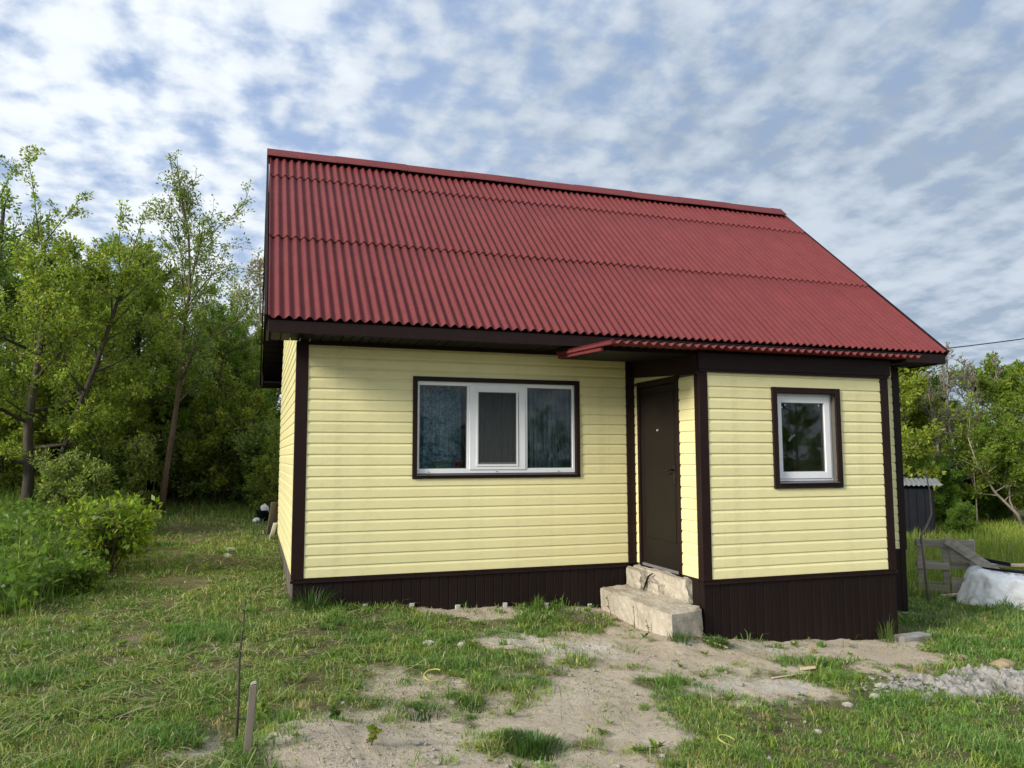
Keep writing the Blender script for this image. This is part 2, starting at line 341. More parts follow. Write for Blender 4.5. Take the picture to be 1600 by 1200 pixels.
def dirt_mask(x, y):
    x = np.asarray(x, float); y = np.asarray(y, float)
    nz = (fbm(x * 1.6, y * 1.6, 3, 5) - .5) * 1.3 + (fbm(x * 7, y * 7, 9, 3) - .5) * .55
    w = 0.55 + 0.12 * np.clip(-y - 2.5, 0, 2)
    d = (w - seg_d(x, y, PATH)) / .32                                             # trodden path to the step
    d = np.maximum(d, (.40 - seg_d(x, y, [(3.5, -2.0), (4.4, -2.0), (5.6, -2.1)])) / .22)   # strip before the porch
    d = np.maximum(d, (.36 - seg_d(x, y, [(1.3, -3.6), (.6, -3.75), (.1, -3.95), (-.1, -4.6)])) / .25)   # bare soil by the sapling
    d = np.maximum(d, (.22 - seg_d(x, y, [(1.6, -.12), (3.3, -.25), (3.1, -1.4)])) / .25)
    d = np.maximum(d, (.28 - seg_d(x, y, [(1.8, -1.5), (2.5, -1.7)])) / .25)
    d = np.maximum(d, (.22 - seg_d(x, y, [(3.0, -2.85), (3.6, -3.1)])) / .25)
    d = np.maximum(d, (.30 - seg_d(x, y, [(.6, -2.6), (1.3, -2.75), (2.0, -2.6)])) / .35 - .5)
    d = np.maximum(d, (.10 - seg_d(x, y, [(2.0, -.1), (7.7, -.1)])) / .12)
    d = np.maximum(d, (.26 - seg_d(x, y, [(3.95, -1.55), (6.0, -1.6)])) / .15)
    d = np.maximum(d, (.26 - seg_d(x, y, [(-1.0, -3.95), (-.45, -3.65), (-.1, -3.5)])) / .3 - .35)
    d = np.maximum(d, (.30 - seg_d(x, y, [(4.0, -2.5), (4.9, -2.7)])) / .25 - .2)
    return smooth(-.9, 1.5, np.minimum(d, 1.45) + nz * 4.0 - .02)
def lime_mask(x, y):
    x = np.asarray(x, float); y = np.asarray(y, float)
    d = (.34 - seg_d(x, y, [(1.95, -1.45), (2.2, -1.9), (2.45, -1.75)])) / .25
    d = np.maximum(d, (.24 - seg_d(x, y, [(3.05, -2.85), (3.5, -3.05)])) / .22)
    d = np.maximum(d, (.2 - seg_d(x, y, [(3.5, -1.75), (5.8, -1.75)])) / .25 - .3)
    return smooth(0, 1, d + (fbm(x * 6, y * 6, 31, 4) - .5) * 3.2)
def ground_z(x, y):
    x = np.asarray(x, float); y = np.asarray(y, float)
    z = base_z(x, y)
    near = np.exp(-((x - 1) / 14) ** 2 - (y / 14) ** 2)
    z = z + near * ((fbm(x * .9, y * .9, 5, 3) - .5) * .07 + (fbm(x * 4, y * 4, 6, 3) - .5) * .030)
    d = dirt_mask(x, y)
    z = z - .018 * d * near
    z = z + d * near * (fbm(x * 12, y * 12, 8, 4) - .5) * .036
    z = z + .10 * np.exp(-(((x + .05) / .38) ** 2 + ((y + 3.75) / .30) ** 2))       # little heap by the sapling
    z = z - .07 * np.exp(-(((x + .46) / .22) ** 2 + ((y + 3.62) / .2) ** 2))        # planting hollow
    return z
def gz1(x, y): return float(ground_z(np.array([x]), np.array([y]))[0])

def axis(lo, hi, step, far, n, far2=None):
    f = np.arange(lo, hi, step); g = np.geomspace(step, far, n).cumsum(); g = g / g[-1] * far
    return np.concatenate([(lo - g)[::-1], f, hi + g])
gx = axis(-3.6, 8.0, .036, 500, 75); gy = axis(-5.6, 1.2, .036, 500, 85)
GX, GY = np.meshgrid(gx, gy); GZ = ground_z(GX, GY)
nx, ny = len(gx), len(gy)
idx = np.arange(nx * ny).reshape(ny, nx)
F = np.stack([idx[:-1, :-1], idx[:-1, 1:], idx[1:, 1:], idx[1:, :-1]], -1).reshape(-1, 4)
D = dirt_mask(GX, GY); LI = lime_mask(GX, GY)
gcol = np.stack([D, LI, np.zeros_like(D), np.ones_like(D)], -1).reshape(-1, 4)
def ground_mat():
    m, nt, p, out = mat_new('garden_ground')
    a = N(nt, 'ShaderNodeAttribute', attribute_name='zones'); sp = nt.nodes.new('ShaderNodeSeparateColor'); nt.links.new(a.outputs['Color'], sp.inputs[0])
    n1 = noise(nt, 2.2, 6, .65); n2 = noise(nt, 19, 6, .7); n3 = noise(nt, 90, 4, .7)
    soil = MIX(nt, MR(nt, n2, .35, .68), (.10, .10, .042), (.21, .19, .095)); soil = MIX(nt, MR(nt, n1, .5, .72, 0, .7), soil, (.33, .285, .18))
    dirt = MIX(nt, MR(nt, n1, .3, .7), (.55, .455, .335), (.66, .57, .44)); dirt = MIX(nt, MR(nt, n2, .45, .8, 0, .75), dirt, (.40, .335, .245))
    n4 = noise(nt, 42, 5, .75); dirt = MIX(nt, MR(nt, n4, .56, .70, 0, .75), dirt, (.25, .21, .15)); dirt = MIX(nt, MR(nt, n3, .58, .75, 0, .8), dirt, (.74, .68, .58)); dirt = MIX(nt, MR(nt, n3, .42, .28, 0, .6), dirt, (.20, .165, .115))
    c = MIX(nt, MR(nt, M(nt, 'ADD', sp.outputs[0], M(nt, 'MULTIPLY', M(nt, 'SUBTRACT', n2, .5), .5)), .15, .75), soil, dirt)
    c = MIX(nt, M(nt, 'MULTIPLY', sp.outputs[1], MR(nt, n2, .35, .6)), c, (.64, .61, .55))
    nt.links.new(c, p.inputs['Base Color']); p.inputs['Roughness'].default_value = .95; p.inputs['Specular IOR Level'].default_value = .1
    bump(nt, p, M(nt, 'ADD', M(nt, 'ADD', n2, n4), M(nt, 'MULTIPLY', n3, .5)), .9, .035)
    return m
g = np_mesh('ground', np.stack([GX, GY, GZ], -1).reshape(-1, 3), F, ground_mat(), None, gcol, True, 'zones'); tag(g, kind='structure')

# ------------------------------------------------------------------ the house
HX, HY, PITCH = 7.77, 4.98, 0.113          # main block
PX0, PX1, PY = 3.83, 6.19, -1.41           # porch
EY, EZ, RY, RZ = -0.6265, 2.527, 2.4925, 5.289
RX0, RX1 = -0.312, 7.97
house = tag(empty('house', (0, 0, 0)), 'small yellow sided house with red corrugated roof and brown trim', 'house')

def slab(name, parts, mat, smooth=False):
    b = MB()
    for q in parts: b.box(*q)
    return b.build(name, mat, house, smooth)
WX0, WX1, WZ0, WZ1 = 1.235, 3.08, 1.015, 2.035          # main window opening
VX0, VX1, VZ0, VZ1 = 4.735, 5.485, 0.93, 1.875          # porch window opening
front = slab('front_wall', [(.01, WX0, .004, .16, -.02, 2.40), (WX1, HX - .01, .004, .16, -.02, 2.40), (WX0, WX1, .004, .16, -.02, WZ0), (WX0, WX1, .004, .16, WZ1, 2.40)], MAT['room'])
left = MB().poly([(.004, .162, -.02), (.004, HY, -.02), (.004, HY, 2.42), (.004, RY, 4.95), (.004, .162, 2.42), (.15, .162, -.02), (.15, HY, -.02), (.15, HY, 2.42), (.15, RY, 4.95), (.15, .162, 2.42)],
                 [(0, 1, 2, 3, 4), (9, 8, 7, 6, 5), (0, 5, 6, 1), (1, 6, 7, 2), (2, 7, 8, 3), (3, 8, 9, 4), (4, 9, 5, 0)]).build('left_wall', MAT['room'], house)
right = MB().poly([(HX - .15, .162, -.02), (HX - .15, HY, -.02), (HX - .15, HY, 2.42), (HX - .15, RY, 4.95), (HX - .15, .162, 2.42), (HX - .004, .162, -.02), (HX - .004, HY, -.02), (HX - .004, HY, 2.42), (HX - .004, RY, 4.95), (HX - .004, .162, 2.42)],
                  [(0, 1, 2, 3, 4), (9, 8, 7, 6, 5), (0, 5, 6, 1), (1, 6, 7, 2), (2, 7, 8, 3), (3, 8, 9, 4), (4, 9, 5, 0)]).build('right_wall', MAT['siding'], house)
rear = slab('rear_wall', [(.16, HX - .16, HY - .15, HY - .004, -.02, 2.42)], MAT['siding'])
slab('inside_floor', [(.16, HX - .16, .17, HY - .16, -.06, -.022), (PX0 + .15, PX1 - .15, PY + .15, 0, -.06, -.022)], MAT['room'])
slab('inside_ceiling', [(.16, HX - .16, .165, HY - .16, 2.36, 2.40), (PX0 + .15, PX1 - .15, PY + .15, 0, 2.10, 2.14)], MAT['room'])
pfront = slab('porch_front_wall', [(PX0 + .004, VX0, PY + .004, PY + .14, -.02, 2.2), (VX1, PX1 - .004, PY + .004, PY + .14, -.02, 2.2), (VX0, VX1, PY + .004, PY + .14, -.02, VZ0), (VX0, VX1, PY + .004, PY + .14, VZ1, 2.2)], MAT['room'])
DY0, DY1, DZ0, DZ1 = -.99, -.115, -.01, 2.03              # door opening in the porch side wall
pside = slab('porch_side_wall', [(PX0 + .004, PX0 + .14, PY + .142, DY0, -.02, 2.3), (PX0 + .004, PX0 + .14, DY1, -.002, -.02, 2.3), (PX0 + .004, PX0 + .14, DY0, DY1, DZ1, 2.3)], MAT['room'])
slab('porch_right_wall', [(PX1 - .14, PX1 - .004, PY + .142, -.002, -.02, 2.3)], MAT['siding'])
slab('inner_partition', [(3.2, 3.3, .17, HY - .16, -.02, 2.36)], MAT['room'])

# vinyl planks: flat face below, hollow upper lip, each plank lapping over the next
PROF = [(0.0, 0.000), (0.0100, 0.001), (0.0110, 0.003), (0.0108, 0.080), (0.0090, 0.086), (0.0050, 0.094), (0.0022, 0.104), (0.0006, 0.113), (0.0, 0.114)]
_plank_cache = {}
def plank_mesh(length, h=PITCH, sl0=0.0, sl1=0.0):
    """plank along +X from 0..length, outward = -Y; sl0/sl1: how far the ends draw in towards the top (gable cut)"""
    key = (round(length, 4), round(h, 4), round(sl0, 4), round(sl1, 4))
    if key not in _plank_cache:
        pr = [(o, z) for o, z in PROF if z <= h + 1e-6]
        if h < PITCH: pr.append((0.0, h))
        A = [(sl0 * z / h, -o, z) for o, z in pr]; B = [(length - sl1 * z / h, -o, z) for o, z in pr]
        b = MB(); b.loft(A, B); _plank_cache[key] = b.mesh('siding_plank', MAT['siding'])
    return _plank_cache[key]
def plank(parent, loc, rz, length, h=PITCH, sl0=0, sl1=0):
    if length < .01 or h < .012: return
    o = bpy.data.objects.new('siding_plank', plank_mesh(length, h, sl0, sl1)); o.location = loc; o.rotation_euler = (0, 0, rz); link(o, parent)
def rows(z0, z1):
    z = z0
    while z < z1 - .012:
        yield z, min(PITCH, z1 - z); z += PITCH
def clad(parent, x0, x1, y, z0, z1, hole=None):
    for z, h in rows(z0, z1):
        if hole and z + h > hole[2] + .003 and z < hole[3] - .003:
            hx0, hx1, hz0, hz1 = hole
            plank(parent, (x0, y, z), 0, hx0 - x0, h); plank(parent, (hx1, y, z), 0, x1 - hx1, h)
            if z < hz0 - .02: plank(parent, (hx0, y, z), 0, hx1 - hx0, hz0 - z)
            if z + h > hz1 + .02: plank(parent, (hx0, y, hz1), 0, hx1 - hx0, z + h - hz1)
        else: plank(parent, (x0, y, z), 0, x1 - x0, h)
clad(front, .104, 3.715, 0, 0, 2.40, (WX0, WX1, WZ0, WZ1))
clad(front, PX1 + .02, HX - .10, 0, 0, 2.40)
clad(pfront, PX0 + .085, PX1 - .09, PY, 0, 2.09, (VX0, VX1, VZ0, VZ1))
for z, h in rows(0, 2.12):                                 # porch side wall, planks facing left
    for a, b in ((PY + .07, DY0 - .035), (DY1 + .012, -.025)):
        if z < DZ1 - .02 and z + h < DZ1 + .05 or z + h <= DZ1 + .02: plank(pside, (PX0, b, z), -math.pi / 2, b - a, h)
b0 = DZ1 + .037
plank(pside, (PX0, -.025, b0), -math.pi / 2, -.025 - (PY + .07), 2.135 - b0)
for z, h in rows(0, 4.9):                                  # left gable wall
    y0, y1 = .085, HY - .02
    if z > 2.35:
        t = (z - 2.35) / (4.95 - 2.35); y0 = .10 + t * (RY - .1); y1 = HY - .1 - t * (HY - .1 - RY)
    s = PITCH * (RY - .1) / 2.6 if z > 2.35 else 0
    if y1 - y0 > 2 * s + .02: plank(left, (0, y1, z), -math.pi / 2, y1 - y0, h, s, s)

# corner posts (L-shaped) and trims
def corner(x, y, sx, sy, z0, z1, w=.10, ws=.085, mat='brown', name='corner_post'):
    """outer corner at (x,y); sx, sy point towards the wall surfaces"""
    b = MB(); o = .018
    X = lambda v: x + sx * v; Y = lambda v: y + sy * v
    pts = [(X(-o), Y(-o)), (X(w), Y(-o)), (X(w), Y(.002)), (X(.002), Y(.002)), (X(.002), Y(ws)), (X(-o), Y(ws))]
    if sx * sy < 0: pts = pts[::-1]
    b.loft([(p[0], p[1], z0) for p in pts], [(p[0], p[1], z1) for p in pts])
    return b.build(name, MAT[mat], house, bevel=.003)
corner(0, 0, 1, 1, -.015, 2.40)
corner(HX, 0, -1, 1, -.015, 2.40)
corner(PX0, PY, 1, 1, -.015, 2.30, .085, .075)
corner(PX1, PY, -1, 1, -.015, 2.30, .09, .08)
MB().box(3.718, PX0 - .012, -.022, .002, -.015, 2.40).box(PX0 - .022, PX0 - .010, -.028, .002, -.012, 2.2).build('inner_corner_post', MAT['brown'], house, bevel=.002)
tr = MB().box(.10, 3.72, -.020, .002, -.017, .003).build('bottom_trim', MAT['brown'], house)
MB().box(PX0 + .085, PX1 - .09, PY - .020, PY + .002, -.017, .003).build('bottom_trim', MAT['brown'], house)
MB().box(PX1 + .01, HX - .10, -.020, .002, -.017, .003).build('bottom_trim', MAT['brown'], house)
MB().box(PX0 - .020, PX0 + .002, PY + .075, DY0, -.016, .003).build('bottom_trim', MAT['brown'], house)
MB().box(.10, 3.716, -.026, .002, 2.366, 2.402).build('top_trim', MAT['brown'], house)

# plinth of vertical profiled boards
plinth = MB().box(.02, HX - .02, .012, .12, -1.1, -.018).box(.02, .12, .122, HY - .02, -.9, -.018).box(HX - .12, HX - .02, .122, HY - .02, -1.3, -.018).box(.13, HX - .13, HY - .12, HY - .02, -1.3, -.018).build('plinth', MAT['soffit'], house)
pplinth = MB().box(PX0 + .02, PX1 - .02, PY + .012, PY + .11, -1.1, -.018).box(PX0 + .03, PX0 + .12, PY + .112, .01, -1.1, -.018).box(PX1 - .12, PX1 - .02, PY + .112, .01, -1.2, -.018).build('porch_plinth', MAT['soffit'], house)
def board_mesh(w, h):
    # shallow trapezoid rib, outward -Y, hanging down from z=0
    pr = [(0.002, 0), (0.001, -.012), (.006, -.0165), (w - .007, -.0165), (w - .002, -.012), (w - .002, 0)]
    return MB().loft([(x, y, -h) for x, y in pr], [(x, y, 0) for x, y in pr]).mesh('plinth_board', MAT['plinth'])
BM = board_mesh(.10, 1.0)
def boards(parent, x0, x1, y, z, rz=0, mesh=None):
    n = int(round((x1 - x0) / .10))
    for i in range(n):
        o = bpy.data.objects.new('plinth_board', mesh or BM); o.location = (x0 + i * (x1 - x0) / n, y, z); o.scale.x = (x1 - x0) / n / .10; link(o, parent)
boards(plinth, .0, 3.70, .008, -.018); boards(plinth, PX1 + .03, HX + .005, .008, -.018)
boards(pplinth, PX0 - .012, PX1 + .012, PY + .006, -.018)
for k in range(2):
    o = bpy.data.objects.new('plinth_board', BM); o.location = (PX0 + .004, PY + .208 - k * .1, -.019); o.rotation_euler = (0, 0, -math.pi / 2); link(o, pplinth)
GB = MB().box(.002, .128, -.02, 0, -.9, 0).mesh('plinth_board', MAT['grey_board'])
for k in range(38):
    o = bpy.data.objects.new('plinth_board', GB); o.location = (.012 + random.uniform(-.004, .004), HY - .02 - k * .13, -.016); o.rotation_euler = (0, 0, -math.pi / 2); link(o, plinth)
MB().box(-.026, 3.70, -.028, .004, -.045, -.020).build('plinth_cap', MAT['brown'], house)
MB().box(PX0 - .028, PX1 + .028, PY - .030, PY + .003, -.045, -.020).build('plinth_cap', MAT['brown'], house)

# ---- roof
roof = MB()
sl = math.hypot(RY - EY, RZ - EZ); ang = math.atan2(RZ - EZ, RY - EY); ca, sa = math.cos(ang), math.sin(ang)
deck_t = .05
def slope_pt(x, s, n, back=False):
    """s metres up the slope from the eave, n metres along the outward normal"""
    y = EY + s * ca - n * sa; z = EZ + s * sa + n * ca
    if back: y = 2 * RY - y
    return (x, y, z)
for bk in (False, True):
    A = [slope_pt(RX0 + .03, s, n, bk) for s, n in ((.03, -.075), (sl - .02, -.075), (sl - .02, -.03), (.03, -.03))]
    B = [slope_pt(RX1 - .03, s, n, bk) for s, n in ((.03, -.075), (sl - .02, -.075), (sl - .02, -.03), (.03, -.03))]
    roof.loft(A if not bk else A[::-1], B if not bk else B[::-1])
roof = roof.build('roof', MAT['soffit'], house)
WAVE = .095; AMP = .0190
def sheet_mesh(nw, length, name='roof_sheet', div=8, lift=.006, drop=0.0):
    """corrugated sheet: X across the waves, Y up the slope, Z outward; the top end lies lower than the bottom end"""
    xs = np.linspace(0, nw * WAVE, int(nw * div) + 1); ys = np.array([0, .02, length * .5, length])
    Xs, Ys = np.meshgrid(xs, ys)
    Zs = AMP * np.cos(2 * np.pi * Xs / WAVE) + lift * (1 - Ys / length)
    V = np.concatenate([np.stack([Xs, Ys, Zs], -1).reshape(-1, 3), np.stack([Xs, Ys, Zs - .004], -1).reshape(-1, 3)])
    n = len(xs); m = len(ys); I = np.arange(n * m).reshape(m, n); q = []
    top = np.stack([I[:-1, :-1], I[:-1, 1:], I[1:, 1:], I[1:, :-1]], -1).reshape(-1, 4)
    bot = (top + n * m)[:, ::-1]
    def edge(e, flip):
        f = np.stack([e[:-1], e[1:], e[1:] + n * m, e[:-1] + n * m], -1); return f[:, ::-1] if not flip else f
    Fs = np.concatenate([top, bot, edge(I[0], False), edge(I[-1], True), edge(I[:, 0], True), edge(I[:, -1], False)])
    me = bpy.data.meshes.new(name); me.from_pydata(V.tolist(), [], Fs.tolist()); me.materials.append(MAT['roof'])
    me.polygons.foreach_set('use_smooth', [True] * len(me.polygons)); me.update()
    return me
S1, S2 = 1.70, 3.43
rowdef = ((0.0, 1.88), (S1, 1.90), (S2, sl - S2))
NW = 10
sheets = {(r, nw): sheet_mesh(nw, L) for r, (s0, L) in enumerate(rowdef) for nw in (10, 7)}
for bk in (False, True):
    for r, (s0, L) in enumerate(rowdef):
        x = RX0; k = 0
        while x < RX1 - .05:
            nw = 10 if RX1 - x > 10 * WAVE - .02 else 7
            o = bpy.data.objects.new('roof_sheet', sheets[(r, nw)]); o.parent = roof; col.objects.link(o)
            j = random.uniform(-.012, .012); lift = r * .008 + random.uniform(0, .001)
            p = slope_pt(x, s0 + (j if r else random.uniform(-.004, .004)), lift + .0, bk)
            X = Vector((1, 0, 0)); Yv = Vector((0, ca if not bk else -ca, sa)); Zv = X.cross(Yv)
            if bk: X = Vector((-1, 0, 0)); p = slope_pt(x + nw * WAVE, s0 + j, lift, bk); Zv = X.cross(Yv)
            mt = Matrix((X, Yv, Zv)).transposed().to_4x4(); mt.translation = p
            o.matrix_basis = mt
            x += nw * WAVE; k += 1
# ridge cap: two flanges with a rounded crown, in lengths that lap
rp = [(-.165, -.142), (-.150, -.118), (-.035, -.012), (-.018, .006), (.018, .006), (.035, -.012), (.150, -.118), (.165, -.142), (.155, -.142), (.03, -.026), (0, -.006), (-.03, -.026), (-.155, -.142)]
x = RX0 - .038; k = 0
while x < RX1 - .02:
    L = min(.90, RX1 - .02 - x); dz = .085 + (k % 2) * .006
    ext = .10 if x + L < RX1 - .05 else 0
    MB().loft([(x, RY + y, RZ + z + dz) for y, z in rp], [(x + L + ext, RY + y, RZ + z + dz) for y, z in rp]).build('ridge_cap', MAT['roof'], roof)
    x += L; k += 1
MB().poly([(RX0 - .037, RY - .02, RZ + .075), (RX0 - .037, RY + .02, RZ + .075), (RX0 - .037, RY + .14, RZ - .05), (RX0 - .037, RY + .14, RZ - .14), (RX0 - .037, RY - .14, RZ - .14), (RX0 - .037, RY - .14, RZ - .05),
           (RX0 - .012, RY - .02, RZ + .075), (RX0 - .012, RY + .02, RZ + .075), (RX0 - .012, RY + .14, RZ - .05), (RX0 - .012, RY + .14, RZ - .14), (RX0 - .012, RY - .14, RZ - .14), (RX0 - .012, RY - .14, RZ - .05)],
          [(0, 1, 2, 3, 4, 5), (11, 10, 9, 8, 7, 6)] + [(i, i + 6, (i + 1) % 6 + 6, (i + 1) % 6) for i in range(6)]).build('ridge_end_cap', MAT['brown'], roof)
for bk in (False, True):                                   # eave and rake boards
    f = lambda y: y if not bk else 2 * RY - y
    ya, yb = sorted((f(-.605), f(-.58)))
    MB().box(RX0 + .0, RX1 - .0, ya, yb, 2.385, 2.508).build('fascia_board', MAT['brown'], roof, bevel=.004)
    MB().box(RX0 + .03, RX1 - .03, min(f(-.578), f(.0)), max(f(-.578), f(.0)), 2.430, 2.445).build('soffit_back', MAT['soffit'], roof)
    for xe in (RX0 - .010, RX1 - .012):
        MB().box(xe, xe + .022, min(f(-.578), f(.0)), max(f(-.578), f(.0)), 2.388, 2.56).build('eave_sun_block', MAT['brown'], roof)  # added end closure, keeps direct sun off the soffit slats
    for xx in (RX0 - .036, RX1 + .004):
        A = [slope_pt(xx, s, n, bk) for s, n in ((-.0, -.15), (sl, -.15), (sl, .030), (0.0, .030))]; B = [slope_pt(xx + .024, s, n, bk) for s, n in ((0.0, -.15), (sl, -.15), (sl, .030), (0.0, .030))]
        MB().loft(A if not bk else A[::-1], B if not bk else B[::-1]).build('rake_board', MAT['brown'], roof)
SM = MB().loft([(0.004, 0, 0), (.092, 0, 0), (.092, 0, .010), (.004, 0, .010)], [(0.004, .578, 0), (.092, .578, 0), (.092, .578, .010), (.004, .578, .010)]).mesh('soffit_slat', MAT['soffit'])
for i in range(84):
    o = bpy.data.objects.new('soffit_slat', SM); o.location = (RX0 + .03 + i * .098, -.578, 2.404 - .002 * (i % 2)); link(o, roof)
for bk in (False, True):                                   # ribbed rake soffit under the left overhang
    n = 34
    for i in range(n):
        s0 = .06 + i * (sl - .3) / n; w = (sl - .3) / n - .012
        A = [slope_pt(RX0 + .02, s, h, bk) for s, h in ((s0, -.13), (s0 + w, -.13), (s0 + w, -.118), (s0, -.118))]; B = [slope_pt(-.016, s, h, bk) for s, h in ((s0, -.13), (s0 + w, -.13), (s0 + w, -.118), (s0, -.118))]
        MB().loft(A if not bk else A[::-1], B if not bk else B[::-1]).build('soffit_slat', MAT['soffit'], roof)

# ---- canopy over the porch: low sheet roof slipping out from under the eave
canopy = MB().bar((2.84, -.22, 2.318), (2.84, -1.38, 2.262), .05, .05).bar((6.36, -.22, 2.318), (6.36, -1.52, 2.262), .05, .05).bar((2.82, -1.36, 2.262), (6.38, -1.36, 2.262), .05, .05).bar((2.82, -.62, 2.30), (6.38, -.62, 2.30), .05, .045).build('canopy', MAT['soffit'], house)
cm = sheet_mesh(39, 1.45, 'canopy_sheet', 8, 0.0)
o = bpy.data.objects.new('canopy_sheet', cm); o.location = (2.76, -1.655, 2.288); o.rotation_euler = (math.atan(.046), 0, 0); link(o, canopy)
MB().bar((2.755, -1.64, 2.280), (2.755, -.25, 2.340), .012, .028).build('edge_flashing', MAT['roof'], canopy)
MB().bar((2.785, -1.36, 2.262), (2.785, -.25, 2.315), .03, .045).build('edge_plank', MAT['roof'], canopy)
MB().box(PX0 - .03, PX1 + .03, PY - .045, PY - .018, 2.088, 2.255).build('porch_fascia', MAT['brown'], house, bevel=.003)
MB().box(PX0 - .02, PX1 + .02, PY - .034, PY - .0195, 2.060, 2.090).build('porch_top_trim', MAT['brown'], house)
MB().poly([(PX0 - .045, -.03, 2.130), (PX0 - .045, PY - .016, 2.036), (PX0 - .045, PY - .016, 2.25), (PX0 - .045, -.03, 2.33), (PX0 - .019, -.03, 2.130), (PX0 - .019, PY - .016, 2.036), (PX0 - .019, PY - .016, 2.25), (PX0 - .019, -.03, 2.33)],
          [(0, 3, 2, 1), (4, 5, 6, 7), (0, 1, 5, 4), (1, 2, 6, 5), (2, 3, 7, 6), (3, 0, 4, 7)]).build('porch_side_fascia', MAT['brown'], house)
MB().poly([(PX0 - .044, -.03, 2.31), (PX1 + .03, -.03, 2.31), (PX1 + .03, PY - .044, 2.235), (PX0 - .044, PY - .044, 2.235), (PX0 - .044, -.03, 2.322), (PX1 + .03, -.03, 2.322), (PX1 + .03, PY - .044, 2.25), (PX0 - .044, PY - .044, 2.25)],
          [(0, 1, 2, 3), (7, 6, 5, 4), (0, 4, 5, 1), (1, 5, 6, 2), (2, 6, 7, 3), (3, 7, 4, 0)]).build('canopy_lining', MAT['soffit'], canopy)
MB().poly([(2.80, -.25, 2.290), (PX0 - .05, -.25, 2.290), (PX0 - .05, -1.33, 2.240), (2.80, -1.33, 2.240), (2.80, -.25, 2.296), (PX0 - .05, -.25, 2.296), (PX0 - .05, -1.33, 2.246), (2.80, -1.33, 2.246)],
          [(0, 1, 2, 3), (7, 6, 5, 4), (0, 4, 5, 1), (1, 5, 6, 2), (2, 6, 7, 3), (3, 7, 4, 0)]).build('canopy_lining', MAT['soffit'], canopy)

# ---- windows
def ring(b, x0, x1, z0, z1, w, ya, yb, wb=None, wt=None):
    wb = w if wb is None else wb; wt = w if wt is None else wt
    b.box(x0, x0 + w, ya, yb, z0, z1); b.box(x1 - w, x1, ya, yb, z0, z1)
    b.box(x0 + w, x1 - w, ya, yb, z0, z0 + wb); b.box(x0 + w, x1 - w, ya, yb, z1 - wt, z1); return b
def window(Y, X0, X1, Z0, Z1, lab):
    w = empty('window', ((X0 + X1) / 2, Y, Z0)); w.parent = house; off = w.location
    w['label'] = lab
    return w
def wpart(b, name, mat, w, bevel=.003):
    ox, oy, oz = w.location; b.v = [(x - ox, y - oy, z - oz) for x, y, z in b.v]
    return b.build(name, mat, w, bevel=bevel)
w1 = window(0, WX0, WX1, WZ0, WZ1, 'wide white three-light window with curtains behind it')
wpart(ring(MB(), 1.192, 3.122, .980, 2.075, .050, -.030, -.004, .045, .045), 'brown_surround', MAT['brown'], w1)
wpart(ring(MB(), 1.226, 3.088, 1.006, 2.044, .012, -.024, .055), 'reveal', MAT['brown'], w1, 0)
wpart(MB().poly([(1.238, -.045, 1.020), (3.076, -.045, 1.020), (3.076, .03, 1.032), (1.238, .03, 1.032), (1.238, -.045, 1.014), (3.076, -.045, 1.014), (3.076, .03, 1.018), (1.238, .03, 1.018)], [(0, 1, 2, 3), (7, 6, 5, 4), (0, 4, 5, 1), (1, 5, 6, 2), (2, 6, 7, 3), (3, 7, 4, 0)]), 'sill', MAT['sillm'], w1, 0)
wpart(ring(MB(), 1.240, 3.074, 1.034, 2.030, .030, .014, .074, .050, .044).box(1.80, 1.835, .014, .074, 1.085, 1.985).box(2.465, 2.50, .014, .074, 1.085, 1.985), 'frame', MAT['pvc'], w1)
wpart(ring(MB(), 1.826, 2.472, 1.072, 2.000, .078, .004, .06), 'sash', MAT['pvc'], w1)
wpart(ring(MB(), 1.90, 2.385, 1.108, 1.946, .022, -.004, .003), 'screen_frame', MAT['pvc'], w1)
wpart(ring(MB(), 1.922, 2.363, 1.130, 1.924, .008, -.003, .002), 'screen_gasket', MAT['gasket'], w1, 0)
wpart(MB().box(1.930, 2.355, -.001, .0005, 1.138, 1.916), 'insect_screen', MAT['net'], w1, 0)
for xa, xb in ((1.270, 1.80), (1.904, 2.394), (2.50, 3.044)):
    za, zb = (1.084, 1.986) if xa != 1.904 else (1.15, 1.922)
    p = wpart(MB().box(xa, xb, .040, .046, za, zb), 'pane', MAT['glass'], w1, 0)
for xa, xb in ((1.270, 1.80), (2.50, 3.044)):
    wpart(ring(MB(), xa, xb, 1.084, 1.986, .007, .034, .042), 'gasket', MAT['gasket'], w1, 0)
for xa in (1.36, 2.13, 2.86):
    wpart(MB().box(xa, xa + .022, .008, .016, 1.048, 1.054), 'drain_cap', MAT['gasket'], w1, 0)
w2 = window(PY, VX0, VX1, VZ0, VZ1, 'small white single-light window set deep in brown reveals')
wpart(ring(MB(), 4.677, 5.542, .880, 1.930, .062, PY - .032, PY - .004, .055, .060), 'brown_surround', MAT['brown'], w2)
wpart(ring(MB(), 4.724, 5.500, .920, 1.888, .014, PY - .026, PY + .10), 'reveal', MAT['brown'], w2, 0)
wpart(MB().poly([(4.739, PY - .05, .937), (5.485, PY - .05, .937), (5.485, PY + .05, .950), (4.739, PY + .05, .950), (4.739, PY - .05, .931), (5.485, PY - .05, .931), (5.485, PY + .05, .936), (4.739, PY + .05, .936)], [(0, 1, 2, 3), (7, 6, 5, 4), (0, 4, 5, 1), (1, 5, 6, 2), (2, 6, 7, 3), (3, 7, 4, 0)]), 'sill', MAT['sillm'], w2, 0)
wpart(ring(MB(), 4.740, 5.484, .952, 1.872, .036, PY + .052, PY + .112), 'frame', MAT['pvc'], w2)
wpart(ring(MB(), 4.769, 5.455, .978, 1.845, .070, PY + .040, PY + .10), 'sash', MAT['pvc'], w2)
